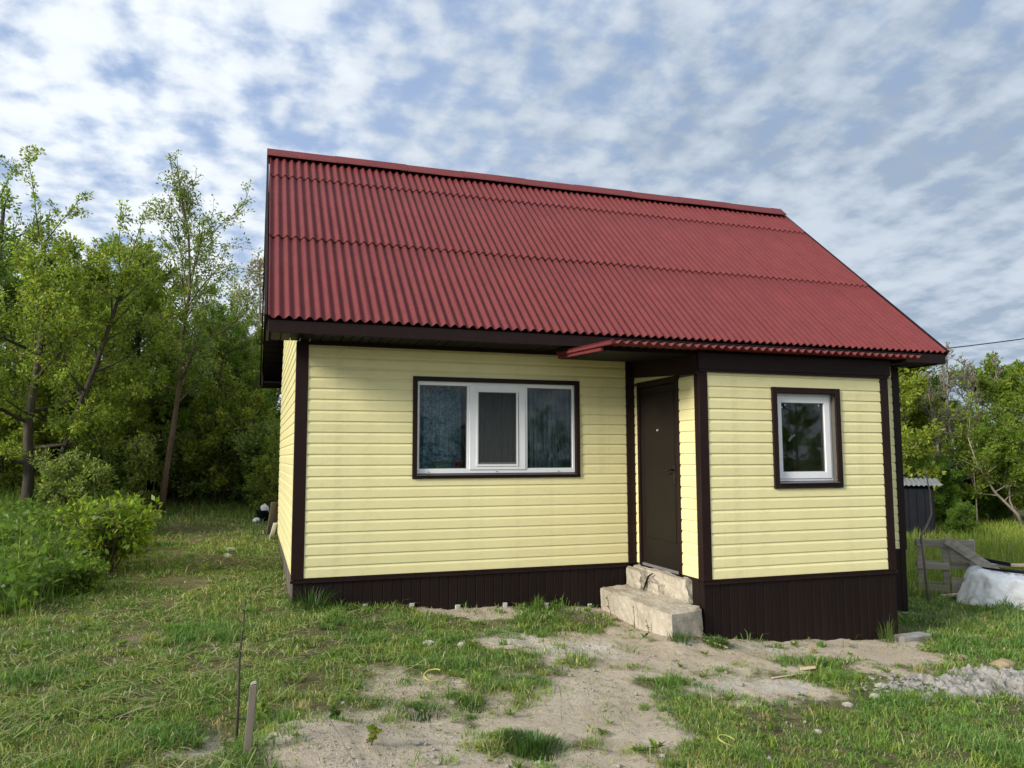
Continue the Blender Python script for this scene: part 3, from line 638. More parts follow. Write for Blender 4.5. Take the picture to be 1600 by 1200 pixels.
wpart(ring(MB(), 4.839, 5.385, 1.048, 1.775, .007, PY + .058, PY + .066), 'gasket', MAT['gasket'], w2, 0)
wpart(MB().box(4.836, 5.388, PY + .070, PY + .076, 1.045, 1.778), 'pane', MAT['glass'], w2, 0)
for xa in (4.87, 4.99, 5.26):
    wpart(MB().lathe([(.008, 0), (.008, .004)], 8, (0, 0, 0)), 'suction_hook', MAT['whitebag'], w2, 0)
hooks = [c for c in w2.children if c.name.startswith('suction_hook')]
for hk, (xa, za) in zip(hooks, ((4.862, 1.725), (4.905, 1.752), (5.335, 1.752))):
    hk.data.transform(Matrix.Translation(w2.location)); hk.data.transform(Matrix.Rotation(math.pi / 2, 4, 'X')); hk.location = (xa - w2.location.x, .067, za - w2.location.z)

# ---- door in the porch side wall
door = empty('door', (PX0, (DY0 + DY1) / 2, 0)); door.parent = house; door['label'] = 'dark grey metal entrance door with brown frame'
def dpart(b, name, mat, bevel=.002):
    ox, oy, oz = door.location; b.v = [(x - ox, y - oy, z - oz) for x, y, z in b.v]; return b.build(name, mat, door, bevel=bevel)
X = PX0
dpart(MB().box(X - .020, X + .10, DY0 - .034, DY0 + .03, DZ0 - .006, DZ1 + .036).box(X - .020, X + .10, DY1 - .03, DY1 + .012, DZ0 - .006, DZ1 + .036).box(X - .020, X + .10, DY0 + .03, DY1 - .03, DZ1 - .03, DZ1 + .036), 'door_frame', MAT['brown'])
dpart(MB().box(X + .004, X + .06, DY0 + .034, DY1 - .034, DZ0 + .03, DZ1 - .034), 'door_leaf', MAT['door'], .004)
dpart(MB().box(X - .002, X + .003, DY0 + .09, DY1 - .09, .30, .312).box(X - .002, X + .003, DY0 + .09, DY1 - .09, 1.90, 1.912).box(X - .002, X + .003, DY0 + .09, DY0 + .10, .30, 1.912).box(X - .002, X + .003, DY1 - .10, DY1 - .09, .30, 1.912), 'pressed_moulding', MAT['door'], .002)
dpart(MB().box(X - .004, X + .10, DY0 + .03, DY1 - .03, DZ0 - .004, DZ0 + .026), 'threshold', MAT['gasket'])
dpart(MB().box(X - .006, X + .004, DY0 + .075, DY0 + .125, .93, 1.12), 'lock_plate', MAT['black'])
dpart(MB().tube([(X - .002, DY0 + .10, 1.07), (X - .05, DY0 + .10, 1.07), (X - .058, DY0 + .13, 1.065), (X - .055, DY0 + .22, 1.055)], [.010, .010, .011, .009], 8), 'handle', MAT['black'], 0)
dpart(MB().tube([(X + .002, DY0 + .10, .965), (X - .012, DY0 + .10, .965)], .012, 8), 'keyhole', MAT['black'], 0)
dpart(MB().tube([(X + .002, (DY0 + DY1) / 2, 1.50), (X - .012, (DY0 + DY1) / 2, 1.50)], .012, 8), 'peephole', MAT['chrome'], 0)

# ---- things inside the windows
def curtain(name, x0, x1, y, z0, z1, mat, waves, amp, lab):
    n = 120; xs = np.linspace(x0, x1, n); V = []; 
    for z in np.linspace(z0, z1, 6):
        yy = y + amp * np.sin(np.linspace(0, waves * 2 * np.pi, n) + .5 * np.sin(z * 3)) + amp * .5 * np.sin(np.linspace(0, waves * 4.7 * np.pi, n))
        V += list(zip(xs, yy, [z] * n))
    I = np.arange(n * 6).reshape(6, n); Fq = np.stack([I[:-1, :-1], I[:-1, 1:], I[1:, 1:], I[1:, :-1]], -1).reshape(-1, 4)
    V = np.array(V); V2 = V.copy(); V2[:, 1] += .003
    o = np_mesh(name, np.concatenate([V, V2]), np.concatenate([Fq, (Fq + n * 6)[:, ::-1]]), mat, None, None, True)
    return tag(o, lab, 'curtain')
curtain('curtain', 1.17, 1.80, .30, .55, 2.25, MAT['curtain'], 5, .018, 'teal lace curtain behind the left pane of the wide window')
curtain('curtain', 2.50, 3.12, .30, .55, 2.25, MAT['curtain2'], 8, .022, 'grey folded curtain behind the right pane of the wide window')
curtain('curtain', 1.86, 2.46, .36, .55, 2.25, MAT['curtain2'], 6, .02, 'dim drape behind the screened middle light of the wide window')
sill_in = MB().box(1.2, 3.11, .165, .29, 1.03, 1.06).build('inside_sill', MAT['pvc'], house)
pt = tag(empty('flower_pot', (1.56, .225, 1.06)), 'flat green planter on the sill behind the left pane', 'planter')
MB().box(-.075, .075, -.04, .04, 0, .075).box(-.082, .082, -.045, .045, .0755, .09).build('body', MAT['green_pot'], pt, bevel=.006); MB().box(-.06, .06, -.03, .03, .0905, .094).build('soil', MAT['bark'], pt)
pt = tag(empty('flower', (1.745, .21, 1.06)), 'small red flower in a pot behind the left pane', 'flower')
MB().lathe([(.022, 0), (.030, .05)], 10).build('pot', MAT['red'], pt)
fb = MB()
for k in range(9):
    a = k * 2.4; fb.lathe([(.004, -.014), (.017, 0), (.004, .014)], 6, (.022 * math.cos(a), .022 * math.sin(a), .075 + .012 * (k % 3)))
fb.build('petals', MAT['red'], pt)
refl = tag(empty('reflection_slats', (5.05, -.95, -.02)), 'added pale slats imitating a reflection in the small porch window', 'reflection_slats')  # slats and curve added behind the pane to imitate its reflection
for k in range(5):
    MB().bar((-.22, .1 + .04 * k, 1.10 + .05 * k), (.16, .3, 1.36 + .045 * k), .025, .012).build('slat', MAT['wood'], refl)
MB().bar((.10, .25, 0), (.17, .32, 1.5), .03, .03).build('reflection_bar', MAT['wood'], refl); MB().bar((.02, .25, 0), (.12, .32, 1.5), .03, .03).build('reflection_bar', MAT['wood'], refl)
MB().tube([(.20, .0, 1.40), (.23, .0, 1.44), (.28, 0, 1.47)], .012, 7).build('hook', MAT['whitebag'], refl)

# ------------------------------------------------------------------ concrete steps
def rough_block(x0, x1, y0, y1, z0, z1, n=14, amp=.02, seed=1, round_=.03):
    """subdivided box with worn, chipped edges"""
    b = MB()
    import bmesh
    bm = bmesh.new(); bmesh.ops.create_cube(bm, size=1.0)
    for v in bm.verts: v.co = Vector((x0 + (v.co.x + .5) * (x1 - x0), y0 + (v.co.y + .5) * (y1 - y0), z0 + (v.co.z + .5) * (z1 - z0)))
    bmesh.ops.subdivide_edges(bm, edges=bm.edges[:], cuts=n, use_grid_fill=True)
    r = round_
    for v in bm.verts:
        c = v.co; q = [c.x, c.y, c.z]
        lo = (x0, y0, z0); hi = (x1, y1, z1)
        near = [min(q[i] - lo[i], hi[i] - q[i]) for i in range(3)]
        nn = float(fbm(np.array([c.x * 7 + c.z * 5]), np.array([c.y * 7 - c.z * 4]), seed, 4)[0]) - .5
        e = sorted(near)
        if e[1] < .001:                                   # on an edge: chip inwards
            k = r * (0.4 + 3.2 * max(0, nn + .08))
            for i in range(3):
                if near[i] < .001: q[i] += k if q[i] - lo[i] < hi[i] - q[i] else -k
        else:
            for i in range(3):
                if near[i] < .001: q[i] += amp * nn
        v.co = q
    me = bpy.data.meshes.new('block'); bm.to_mesh(me); bm.free(); me.materials.append(MAT['concrete'])
    return me
steps = tag(empty('concrete_steps', (3.55, -.8, -.55)), 'worn cast concrete entrance steps below the dark door', 'steps')
def spart(name, me):
    o = bpy.data.objects.new(name, me); me.transform(Matrix.Translation(-Vector(steps.location))); link(o, steps); return o
tm = rough_block(3.345, 3.765, -1.60, -.03, -.85, -.25, 34, .05, 4, .030)
for v in tm.vertices: v.co.y += .30 * (v.co.x - 3.345) * max(0, min(1, (-.4 - v.co.y) / 1.2))
spart('tread', tm)
spart('riser', rough_block(3.765, 3.84, -1.20, -.03, -.27, -.022, 24, .06, 8, .030))
spart('crumbled_patch', rough_block(3.67, 3.79, -.40, -.035, -.27, -.035, 12, .12, 12, .04))
spart('broken_chunk', rough_block(3.70, 3.79, -.74, -.47, -.27, -.13, 10, .10, 15, .035))
cr = MB().tube([(3.735, -.55, -.05), (3.705, -.50, -.09), (3.69, -.47, -.17), (3.66, -.47, -.24)], [.006, .011, .012, .006], 5)
cr.v = [(x - 3.55, y + .8, z + .55) for x, y, z in cr.v]; cr.build('crack', MAT['soffit'], steps)

# ------------------------------------------------------------------ vegetation helpers
def unit(v): return v / np.maximum(np.linalg.norm(v, axis=-1, keepdims=True), 1e-9)
def leaf_arrays(C, Dv, size, pal, rng, wid=.5, fold=.25):
    """diamond leaves: C base points, Dv directions, size lengths"""
    n = len(C); Dv = unit(Dv); r = unit(rng.normal(size=(n, 3)) + np.array([0, 0, .9])); S = unit(np.cross(Dv, r)); Nn = np.cross(S, Dv)
    L = size[:, None]; w = L * wid * .5
    A = C; T = C + Dv * L; Mid = C + Dv * L * .45
    V = np.stack([A, Mid + S * w + Nn * w * fold, T - Nn * L * .08, Mid - S * w + Nn * w * fold], 1).reshape(-1, 3)
    F = np.arange(4 * n).reshape(n, 4)
    return V, F, np.repeat(pal_cols(n, pal, rng), 4, 0)
def pal_cols(n, pal, rng):
    cols = np.array([p[0] for p in pal]); w = np.array([p[1] for p in pal], float); k = rng.choice(len(pal), n, p=w / w.sum())
    c = cols[k] * rng.uniform(.78, 1.22, (n, 1)) * rng.uniform(.93, 1.07, (n, 3))
    return np.concatenate([c, np.ones((n, 1))], 1)
def bez(p, d, L, n, rng, wob=.08, up=.0):
    pts = [np.array(p, float)]; d = np.array(d, float); d /= np.linalg.norm(d)
    for i in range(n):
        d = d + rng.normal(size=3) * wob + np.array([0, 0, up]); d /= np.linalg.norm(d); pts.append(pts[-1] + d * L / n)
    return pts
def interp(pts, t):
    f = t * (len(pts) - 1); i = min(int(f), len(pts) - 2); a = f - i
    return pts[i] * (1 - a) + pts[i + 1] * a, pts[i + 1] - pts[i]
G_APPLE = [((.18, .28, .033), 4), ((.26, .35, .05), 3), ((.125, .215, .032), 3), ((.34, .38, .10), 1)]
G_DARK = [((.15, .265, .035), 4), ((.21, .32, .045), 3), ((.11, .20, .032), 3)]
G_YEL = [((.22, .30, .035), 4), ((.15, .235, .032), 4), ((.31, .36, .06), 2)]
G_BRN = [((.28, .235, .09), 3), ((.22, .215, .06), 3), ((.34, .27, .12), 1)]
G_PALE = [((.22, .30, .065), 3), ((.165, .255, .05), 3), ((.30, .34, .12), 1)]
class PlantData: pass
def grow(seed, stems, n1=(12, 6, 4), L1=1.6, t0=.3, up1=.5, leaf=(.05, .085), nleaf=34, leafwid=.5, pal=G_APPLE, prof='round', leafspread=.07, rate=.5, twig_r=.004, droop=0.0, lead=0):
    """stems: list of (points, r0, r1). Returns (wood MB, leaf arrays)"""
    rng = np.random.default_rng(seed); wood = MB(); tw = []
    for pts, r0, r1 in stems:
        pts = [np.array(p, float) for p in pts]; m = len(pts)
        wood.tube(pts, [r0 * 1.25 if i == 0 else r0 + (r1 - r0) * i / (m - 1) for i in range(m)], 8)
        H = np.linalg.norm(pts[-1] - pts[0])
        az = rng.uniform(0, 6.28)
        for i in range(n1[0]):
            t = t0 + (1 - t0) * (i + rng.uniform(0, .8)) / n1[0]; t = min(t, .995); p, d = interp(pts, t); az += 2.4 + rng.normal() * .35
            pr = {'round': math.sin(math.pi * min(1, .22 + .75 * (t - t0) / (1 - t0))), 'cone': 1.05 - .8 * (t - t0) / (1 - t0), 'vase': .45 + .6 * (t - t0) / (1 - t0), 'col': .6}[prof]
            L = L1 * pr * rng.uniform(.75, 1.2); el = up1 + .55 * (t - t0) / (1 - t0) + rng.normal() * .15
            dv = np.array([math.cos(az) * math.cos(el), math.sin(az) * math.cos(el), math.sin(el)])
            b = bez(p, dv, L, 5, rng, .09, .05 - droop); ra = max(.006, (r0 + (r1 - r0) * t) * .55)
            wood.tube(b, np.linspace(ra, .006, 6), 5, False)
            for j in range(n1[1]):
                s = .22 + .78 * (j + rng.uniform(0, .9)) / n1[1]; s = min(s, .99); q, dd = interp(b, s); dd = dd / np.linalg.norm(dd)
                v = dd * .8 + unit(rng.normal(size=3)) * .85 + np.array([0, 0, .25])
                l2 = max(.18, L * rate * (1.1 - .55 * s) * rng.uniform(.7, 1.25)); c = bez(q, v, l2, 3, rng, .12, .05 - droop)
                wood.tube(c, np.linspace(max(.005, ra * .3), twig_r, 4), 4, False); wg = min(1.0, .12 + 1.1 * pr * pr) if prof == 'round' else 1.0; tw.append((c, wg))
                for k in range(n1[2]):
                    s2 = .2 + .8 * rng.uniform(); q2, d2 = interp(c, min(s2, .98)); v2 = unit(d2) + unit(rng.normal(size=3)) * .9 + np.array([0, 0, .15 - droop])
                    l3 = l2 * .55 * rng.uniform(.6, 1.3); e = bez(q2, v2, l3, 2, rng, .12, .03 - droop); wood.tube(e, [twig_r, twig_r * .7, twig_r * .5], 3, False); tw.append((e, .8 * wg))
            tw.append((b[3:], .6))
        for i in range(lead):                              # long leaders shooting above the crown
            p, d = interp(pts, rng.uniform(.6, .98)); a = rng.uniform(0, 6.28); v = np.array([math.cos(a) * .45, math.sin(a) * .45, 1])
            b = bez(p, v, L1 * rng.uniform(.7, 1.15), 6, rng, .1, .06); wood.tube(b, np.linspace(.014, .004, 7), 4, False); tw.append((b, 2.2))
            for j in range(5):
                q, dd = interp(b, rng.uniform(.25, .95)); e = bez(q, unit(dd) + unit(rng.normal(size=3)) * .9, .35, 2, rng, .1); wood.tube(e, [.004, .003, .002], 3, False); tw.append((e, 1))
    C = []; Dd = []; TV = []
    for pts, wgt in tw:
        k = rng.poisson(nleaf * wgt)
        if k == 0: continue
        P = np.array(pts); f = rng.uniform(.1, 1, k) * (len(P) - 1); i = np.minimum(f.astype(int), len(P) - 2); a = (f - i)[:, None]
        c = P[i] * (1 - a) + P[i + 1] * a; dd = unit(P[i + 1] - P[i])
        o = unit(rng.normal(size=(k, 3)) + np.array([0, 0, .15]))
        C.append(c + o * rng.uniform(.2, 1, (k, 1)) * leafspread); Dd.append(dd * .5 + o + np.array([0, 0, -.1])); TV.append(np.full(k, rng.uniform(.72, 1.3)))
    if C:
        C = np.concatenate(C); Dd = np.concatenate(Dd); V, F, K = leaf_arrays(C, Dd, rng.uniform(leaf[0], leaf[1], len(C)), pal, rng, leafwid); K[:, :3] *= np.repeat(np.concatenate(TV), 4)[:, None]
    else: V = None; F = K = None
    return wood, V, F, K
TREES = {}
def plant(key, name, loc, label, cat, group=None, rz=0.0, sc=1.0, bark='bark', parts=('trunk', 'crown'), **kw):
    """first call with a key grows the plant; later calls copy its parts"""
    e = empty(name, (loc[0], loc[1], gz1(loc[0], loc[1]) - .04), rz); e.scale = (sc, sc, sc); tag(e, label, cat, group)
    if key not in TREES:
        wood, V, F, K = grow(**kw); a = wood.build(parts[0], MAT[bark], e, True); b = None
        if V is not None: b = np_mesh(parts[1], V, F, MAT['leaf'], e, K)
        TREES[key] = [x for x in (a, b) if x]
    else:
        for src in TREES[key]:
            c = src.copy(); col.objects.link(c); c.parent = e
    return e
def leanpts(pts): return [np.array(p, float) for p in pts]

# ------------------------------------------------------------------ trees on the left
TG = 'trees at the edge of the lot'
FG = 'fruit trees on the left'
plant('apple', 'fruit_tree', (-3.75, 5.7), 'leafy old fruit tree with two dark trunks at the left edge', 'tree', None, sc=.89, seed=11,
      stems=[(leanpts([(0, 0, 0), (.02, .05, .9), (-.05, .1, 1.9), (.05, .1, 3.0), (.1, .2, 4.2), (.0, .2, 5.2)]), .105, .03), (leanpts([(.22, .15, 0), (.42, .2, 1.0), (.62, .2, 1.9), (.95, .3, 3.0), (1.2, .3, 4.0), (1.35, .3, 4.6)]), .07, .025)],
      n1=(17, 7, 5), L1=1.75, t0=.24, up1=.12, nleaf=46, pal=G_APPLE, lead=4, leaf=(.045, .085))
for x, y, r, s_, lab in [(-5.3, 8.3, 2.2, .98, 'fruit tree behind the left edge trunks'), (-2.75, 9.0, 4.1, .80, 'fruit tree crown between the old trunks and the leaning tree'), (-1.0, 10.9, 1.2, .72, 'fruit tree right of the leaning tree before the house corner'), (-1.9, 13.6, 5.3, .88, 'fruit tree farther behind the leaning tree')]:
    plant('apple', 'fruit_tree', (x, y), lab, 'tree', FG, r, s_)
plant('lean', 'slender_tree', (-2.0, 7.35), 'slender leaning young tree with reddish trunk and airy crown', 'tree', None, bark='bark_red', seed=23,
      stems=[(leanpts([(0, 0, 0), (.08, 0, .85), (.17, .02, 1.65), (.25, .02, 2.55), (.27, .03, 3.4), (.36, .05, 4.3), (.30, .05, 5.3), (.10, .05, 6.3)]), .062, .012)],
      n1=(22, 6, 4), L1=1.6, t0=.34, up1=.55, nleaf=18, pal=G_PALE, lead=4, leaf=(.045, .08), prof='round', leafspread=.06)
plant('pole', 'slender_tree', (-2.9, 9.6), 'thin straight grey sapling trunk behind the leaning tree', 'tree', None, bark='bark', seed=31,
      stems=[(leanpts([(0, 0, 0), (.03, 0, 1.3), (.05, .03, 2.6), (.12, .05, 4.0), (.15, .05, 5.2)]), .035, .012)],
      n1=(16, 6, 4), L1=1.2, t0=.4, up1=.5, nleaf=22, pal=G_APPLE, leaf=(.06, .10))
plant('thick', 'broadleaf_tree', (-3.3, 10.6), 'broad dark green tree between the fruit tree and the leaning tree', 'tree', TG, seed=41,
      stems=[(leanpts([(0, 0, 0), (.1, 0, 1.2), (.0, .1, 2.4), (.1, .1, 3.8), (.0, .1, 5.6)]), .10, .03)],
      n1=(24, 7, 5), L1=2.1, t0=.08, up1=.15, nleaf=24, pal=G_DARK, leaf=(.06, .105), prof='round', leafspread=.1)
plant('thick', 'broadleaf_tree', (-5.6, 10.8), 'broad dark green tree behind the fruit tree at the left edge', 'tree', TG, 2.1, 1.12)
plant('thick', 'broadleaf_tree', (-1.55, 12.6), 'broad dark green tree straight behind the leaning slender tree', 'tree', TG, 4.0, .82)
plant('thick', 'broadleaf_tree', (.1, 13.4), 'dark green tree half hidden by the left corner of the house', 'tree', TG, 1.0, .70)
plant('thick', 'broadleaf_tree', (-7.6, 14.5), 'far dark green tree beyond the left edge trees', 'tree', TG, 5.2, 1.25)
plant('thick', 'broadleaf_tree', (-4.2, 15.5), 'far dark green tree seen through the fruit tree crown', 'tree', TG, 3.1, .98)
YG = 'young leafy saplings in the left undergrowth'
plant('young', 'young_tree', (-1.15, 8.9), 'young leafy sapling right of the leaning trunk', 'tree', YG, bark='bark_red', seed=205, stems=[(leanpts([(0, 0, 0), (.05, 0, .9), (-.03, .05, 1.8), (.05, .05, 2.9)]), .022, .008), (leanpts([(.1, 0, 0), (.3, .1, .8), (.5, .1, 1.6), (.6, .1, 2.2)]), .016, .006)],
      n1=(15, 5, 4), L1=.85, t0=.10, up1=.35, nleaf=17, pal=G_YEL, leaf=(.05, .09), leafspread=.07)
for x, y, r, s_, lab in [(-.35, 9.9, 1.3, .95, 'young leafy sapling at the end of the mown strip'), (-2.75, 8.3, 2.8, .9, 'young leafy sapling left of the leaning trunk'), (-4.3, 7.3, 4.0, .95, 'young leafy sapling behind the fruit tree trunks'), (-.05, 7.4, 5.1, .6, 'small leafy sapling close to the far left house corner'), (-5.0, 6.6, .6, .9, 'young leafy sapling at the left picture edge'), (-1.9, 10.4, 3.3, 1.15, 'taller leafy sapling behind the leaning trunk')]:
    plant('young', 'young_tree', (x, y), lab, 'tree', YG, r, s_)
plant('brown', 'bronze_tree', (-.5, 15.6), 'sparse bronze leaved tree rising beside the roof edge', 'tree', None, bark='twig', seed=52,
      stems=[(leanpts([(0, 0, 0), (.1, 0, 1.6), (.0, .1, 3.2), (.15, .1, 4.8), (.1, .1, 6.4)]), .09, .02), (leanpts([(.2, 0, 0), (.5, 0, 1.6), (.9, .1, 3.2), (1.1, .1, 4.6)]), .06, .02)],
      n1=(14, 6, 5), L1=1.7, t0=.3, up1=.6, nleaf=12, pal=G_BRN, leaf=(.06, .10), prof='round', leafspread=.1)
SHG = 'undergrowth shrubs below the left trees'
def stems_fan(n, h, spread, seed, r=.018):
    rg = np.random.default_rng(seed); out = []
    for k in range(n):
        a = rg.uniform(0, 6.28); s = spread * rg.uniform(.3, 1); b = rg.uniform(-.1, .1, 2)
        out.append((leanpts([(b[0], b[1], 0), (b[0] + s * .35 * math.cos(a), b[1] + s * .35 * math.sin(a), h * .45), (b[0] + s * math.cos(a), b[1] + s * math.sin(a), h * rg.uniform(.75, 1.05))]), r, .006))
    return out
plant('shrub', 'shrub', (-1.5, 10.2), 'dark bushy shrub right of the leaning tree foot', 'shrub', SHG, parts=('stems', 'foliage'), seed=61, stems=stems_fan(9, 2.5, 1.1, 5), n1=(7, 5, 4), L1=.75, t0=.12, up1=.35, nleaf=26, pal=G_DARK, leaf=(.055, .10), leafspread=.1)
for i, (x, y, r, s, lab) in enumerate([(-2.6, 11.2, 1, 1.0, 'dark bushy shrub behind the thin sapling trunk'), (-.55, 11.3, 2, .95, 'dark bushy shrub at the end of the mown strip'), (-3.9, 9.2, 3, .9, 'dark bushy shrub between the two left trunks and the sapling'), (-5.2, 8.2, 4, 1.05, 'dark bushy shrub at the far left edge'), (.25, 9.6, 5, .72, 'shrub peeping out from behind the left house wall'), (-6.4, 9.6, 0, 1.2, 'dark shrub outermost on the left'), (-4.6, 13.2, 2.6, 1.1, 'shrub deep between the left trees'), (-2.4, 14.6, 1.9, 1.1, 'shrub deep behind the leaning tree'), (-3.2, 8.3, 5.5, .62, 'low shrub at the foot of the thin sapling trunk')]):
    plant('shrub', 'shrub', (x, y), lab, 'shrub', SHG, r, s)
plant('pale_shrub', 'shrub', (-3.05, 5.0), 'pale green rounded shrub in front of the dark trunks', 'shrub', None, parts=('stems', 'foliage'), seed=71, stems=stems_fan(8, 1.15, .55, 9, .012), n1=(6, 5, 3), L1=.42, t0=.15, up1=.5, nleaf=14, pal=G_PALE, leaf=(.04, .07), leafspread=.05, twig_r=.003)
for x, y, r, s_, lab in [(-.85, 9.3, 1.1, 1.5, 'leafy pale shrub at the end of the mown strip'), (-1.75, 9.0, 2.7, 1.25, 'leafy pale shrub just behind the leaning trunk'), (.05, 8.6, 4.2, 1.45, 'leafy pale shrub beside the far left house corner'), (-2.6, 7.6, 3.6, 1.1, 'leafy pale shrub left of the leaning trunk')]:
    plant('pale_shrub', 'shrub', (x, y), lab, 'shrub', 'pale shrubs around the mown strip', r, s_)
plant('herb', 'weed_clump', (-2.02, 2.15), 'tall leafy weed clump at the edge of the mown grass', 'weed', None, sc=.95, bark='bark_red', parts=('stems', 'foliage'), seed=81, stems=stems_fan(15, .85, .75, 12, .007), n1=(5, 3, 2), L1=.30, t0=.25, up1=.45, nleaf=8, pal=[((.16, .27, .03), 4), ((.22, .33, .045), 3), ((.11, .19, .025), 2)], leaf=(.05, .11), leafspread=.05, twig_r=.002, droop=.06)
for x, y, r, s_, lab in [(-2.7, 3.6, 1.0, .62, 'leafy weed clump behind the one at the lawn edge'), (-2.05, .95, 3.0, .45, 'low leafy weeds at the front tip of the tall grass'), (-3.3, 2.4, 4.5, .6, 'leafy weed clump deep in the tall grass'), (-2.4, 5.0, 5.5, .7, 'leafy weeds between the pale shrub and the lawn')]:
    plant('herb', 'weed_clump', (x, y), lab, 'weed', 'weed clumps along the lawn edge', r, s_)
plant('herb', 'weed_clump', (-2.75, 1.55), 'leafy weed clump at the left edge low in the tall grass', 'weed', None, rz=2.0, sc=.5)

# ------------------------------------------------------------------ trees on the right
RG_ = 'trees behind the right meadow'
plant('rt', 'meadow_tree', (21.3, 13.6), 'bright green tree just right of the house corner', 'tree', RG_, sc=1.12, seed=101, stems=[(leanpts([(0, 0, 0), (.1, 0, 1.4), (.0, .1, 2.8), (.1, .1, 4.2), (.1, .1, 5.8)]), .11, .03)],
      n1=(24, 7, 5), L1=2.0, t0=.10, up1=.25, nleaf=30, pal=G_YEL, leaf=(.10, .17), leafspread=.13)
for x, y, r, s, lab in [(24.3, 10.9, 1.3, .92, 'yellow green tree at the right edge behind the pale forked trunk'), (23.6, 15.0, 2.4, 1.0, 'tree behind the leafless grey tree'), (27.0, 14.3, 3.6, 1.05, 'far tree behind the yellow green tree on the right'), (20.2, 16.5, 5.0, 1.0, 'tree hidden mostly by the right house corner'), (19.2, 11.9, 4.2, .86, 'green tree standing behind the small shed')]:
    plant('rt', 'meadow_tree', (x, y), lab, 'tree', RG_, r, s)
plant('bare', 'bare_tree', (21.3, 11.3), 'leafless grey brown tree with upright twigs on the right', 'tree', None, bark='twig', parts=('trunk', 'crown'), seed=111,
      stems=[(leanpts([(0, 0, 0), (.05, 0, 1.3), (.1, .1, 2.6), (.0, .1, 4.0), (.1, .1, 5.6)]), .07, .02), (leanpts([(.1, .1, 0), (.45, .1, 1.6), (.8, .1, 3.2), (1.0, .1, 5.0)]), .05, .015), (leanpts([(-.1, .1, 0), (-.35, .1, 1.6), (-.6, .1, 3.2), (-.8, .1, 4.6)]), .05, .015)],
      n1=(16, 7, 6), L1=1.15, t0=.2, up1=.85, nleaf=1.0, pal=G_PALE, leaf=(.06, .1), twig_r=.013, prof='col')
plant('bare', 'bare_tree', (26.2, 13.4), 'thin bare treetop showing against the sky on the right', 'tree', None, 1.7, 1.02)
plant('fork', 'forked_tree', (22.9, 10.25), 'pale forked trunk tree with yellow green leaves by the meadow', 'tree', None, bark='bark_pale', seed=121,
      stems=[(leanpts([(0, 0, 0), (-.35, -.1, .6), (-.9, .2, 1.3), (-1.35, .4, 2.2), (-1.6, .5, 3.2)]), .055, .015), (leanpts([(.05, 0, .05), (.2, -.1, .9), (.05, -.1, 1.8), (.1, -.1, 2.8), (.3, -.1, 4.1)]), .06, .015), (leanpts([(-.12, 0, .3), (-.4, .1, 1.0), (-.35, .1, 1.9), (-.3, .1, 2.7)]), .03, .012)],
      n1=(12, 6, 4), L1=1.35, t0=.38, up1=.3, nleaf=24, pal=G_YEL, leaf=(.08, .13), leafspread=.11, lead=1)
plant('edge', 'slender_tree', (15.85, 3.62), 'sparse young tree cut by the right picture edge', 'tree', None, bark='bark', seed=131,
      stems=[(leanpts([(0, 0, 0), (-.05, .05, 1.4), (.1, .1, 2.8), (.0, .1, 4.6)]), .04, .012)], n1=(11, 5, 3), L1=.95, t0=.55, up1=.45, nleaf=10, pal=G_PALE, leaf=(.06, .10), leafspread=.07, lead=2)
for x, y, r, s, lab in [(20.2, 11.1, 1, .9, 'dark undergrowth shrub right behind the small shed'), (22.6, 12.0, 2, .95, 'undergrowth shrub at the foot of the leafless tree'), (23.9, 12.1, 3, .9, 'undergrowth shrub left of the pale forked trunk'), (25.2, 10.7, 4, 1.0, 'undergrowth shrub right of the pale forked trunk'), (19.0, 14.2, 5, 1.0, 'undergrowth shrub behind the small shed'), (17.75, 8.05, 2.2, .42, 'low shrub against the right side of the small shed')]:
    plant('shrub', 'shrub', (x, y), lab, 'shrub', 'undergrowth behind the right meadow', r, s)
plant('thin', 'slender_tree', (21.6, 10.8), 'thin pale sapling stem standing before the right undergrowth', 'tree', None, bark='bark_pale', seed=141, stems=[(leanpts([(0, 0, 0), (.02, 0, 1.0), (.0, .02, 1.9)]), .03, .012)], n1=(8, 4, 3), L1=.5, t0=.5, up1=.5, nleaf=10, pal=G_YEL, leaf=(.06, .1))

MG = 'trees behind the photographer'
for x, y, r, s_, lab in [(6.4, -27, .4, .78, 'dark tree mirrored in the left pane of the wide window'), (9.6, -29, 1.9, .66, 'dark tree mirrored in the middle light of the wide window'), (13.4, -28, 3.3, .84, 'dark tree mirrored in the right pane of the wide window'), (17.5, -30, 4.4, .8, 'dark tree mirrored at the right rim of the wide window'), (25.5, -27, 5.6, .95, 'dark tree mirrored in the left half of the porch window'), (29.5, -28, .9, .95, 'dark tree mirrored in the right half of the porch window')]:
    plant('thick', 'broadleaf_tree', (x, y), lab, 'tree', MG, r, s_)

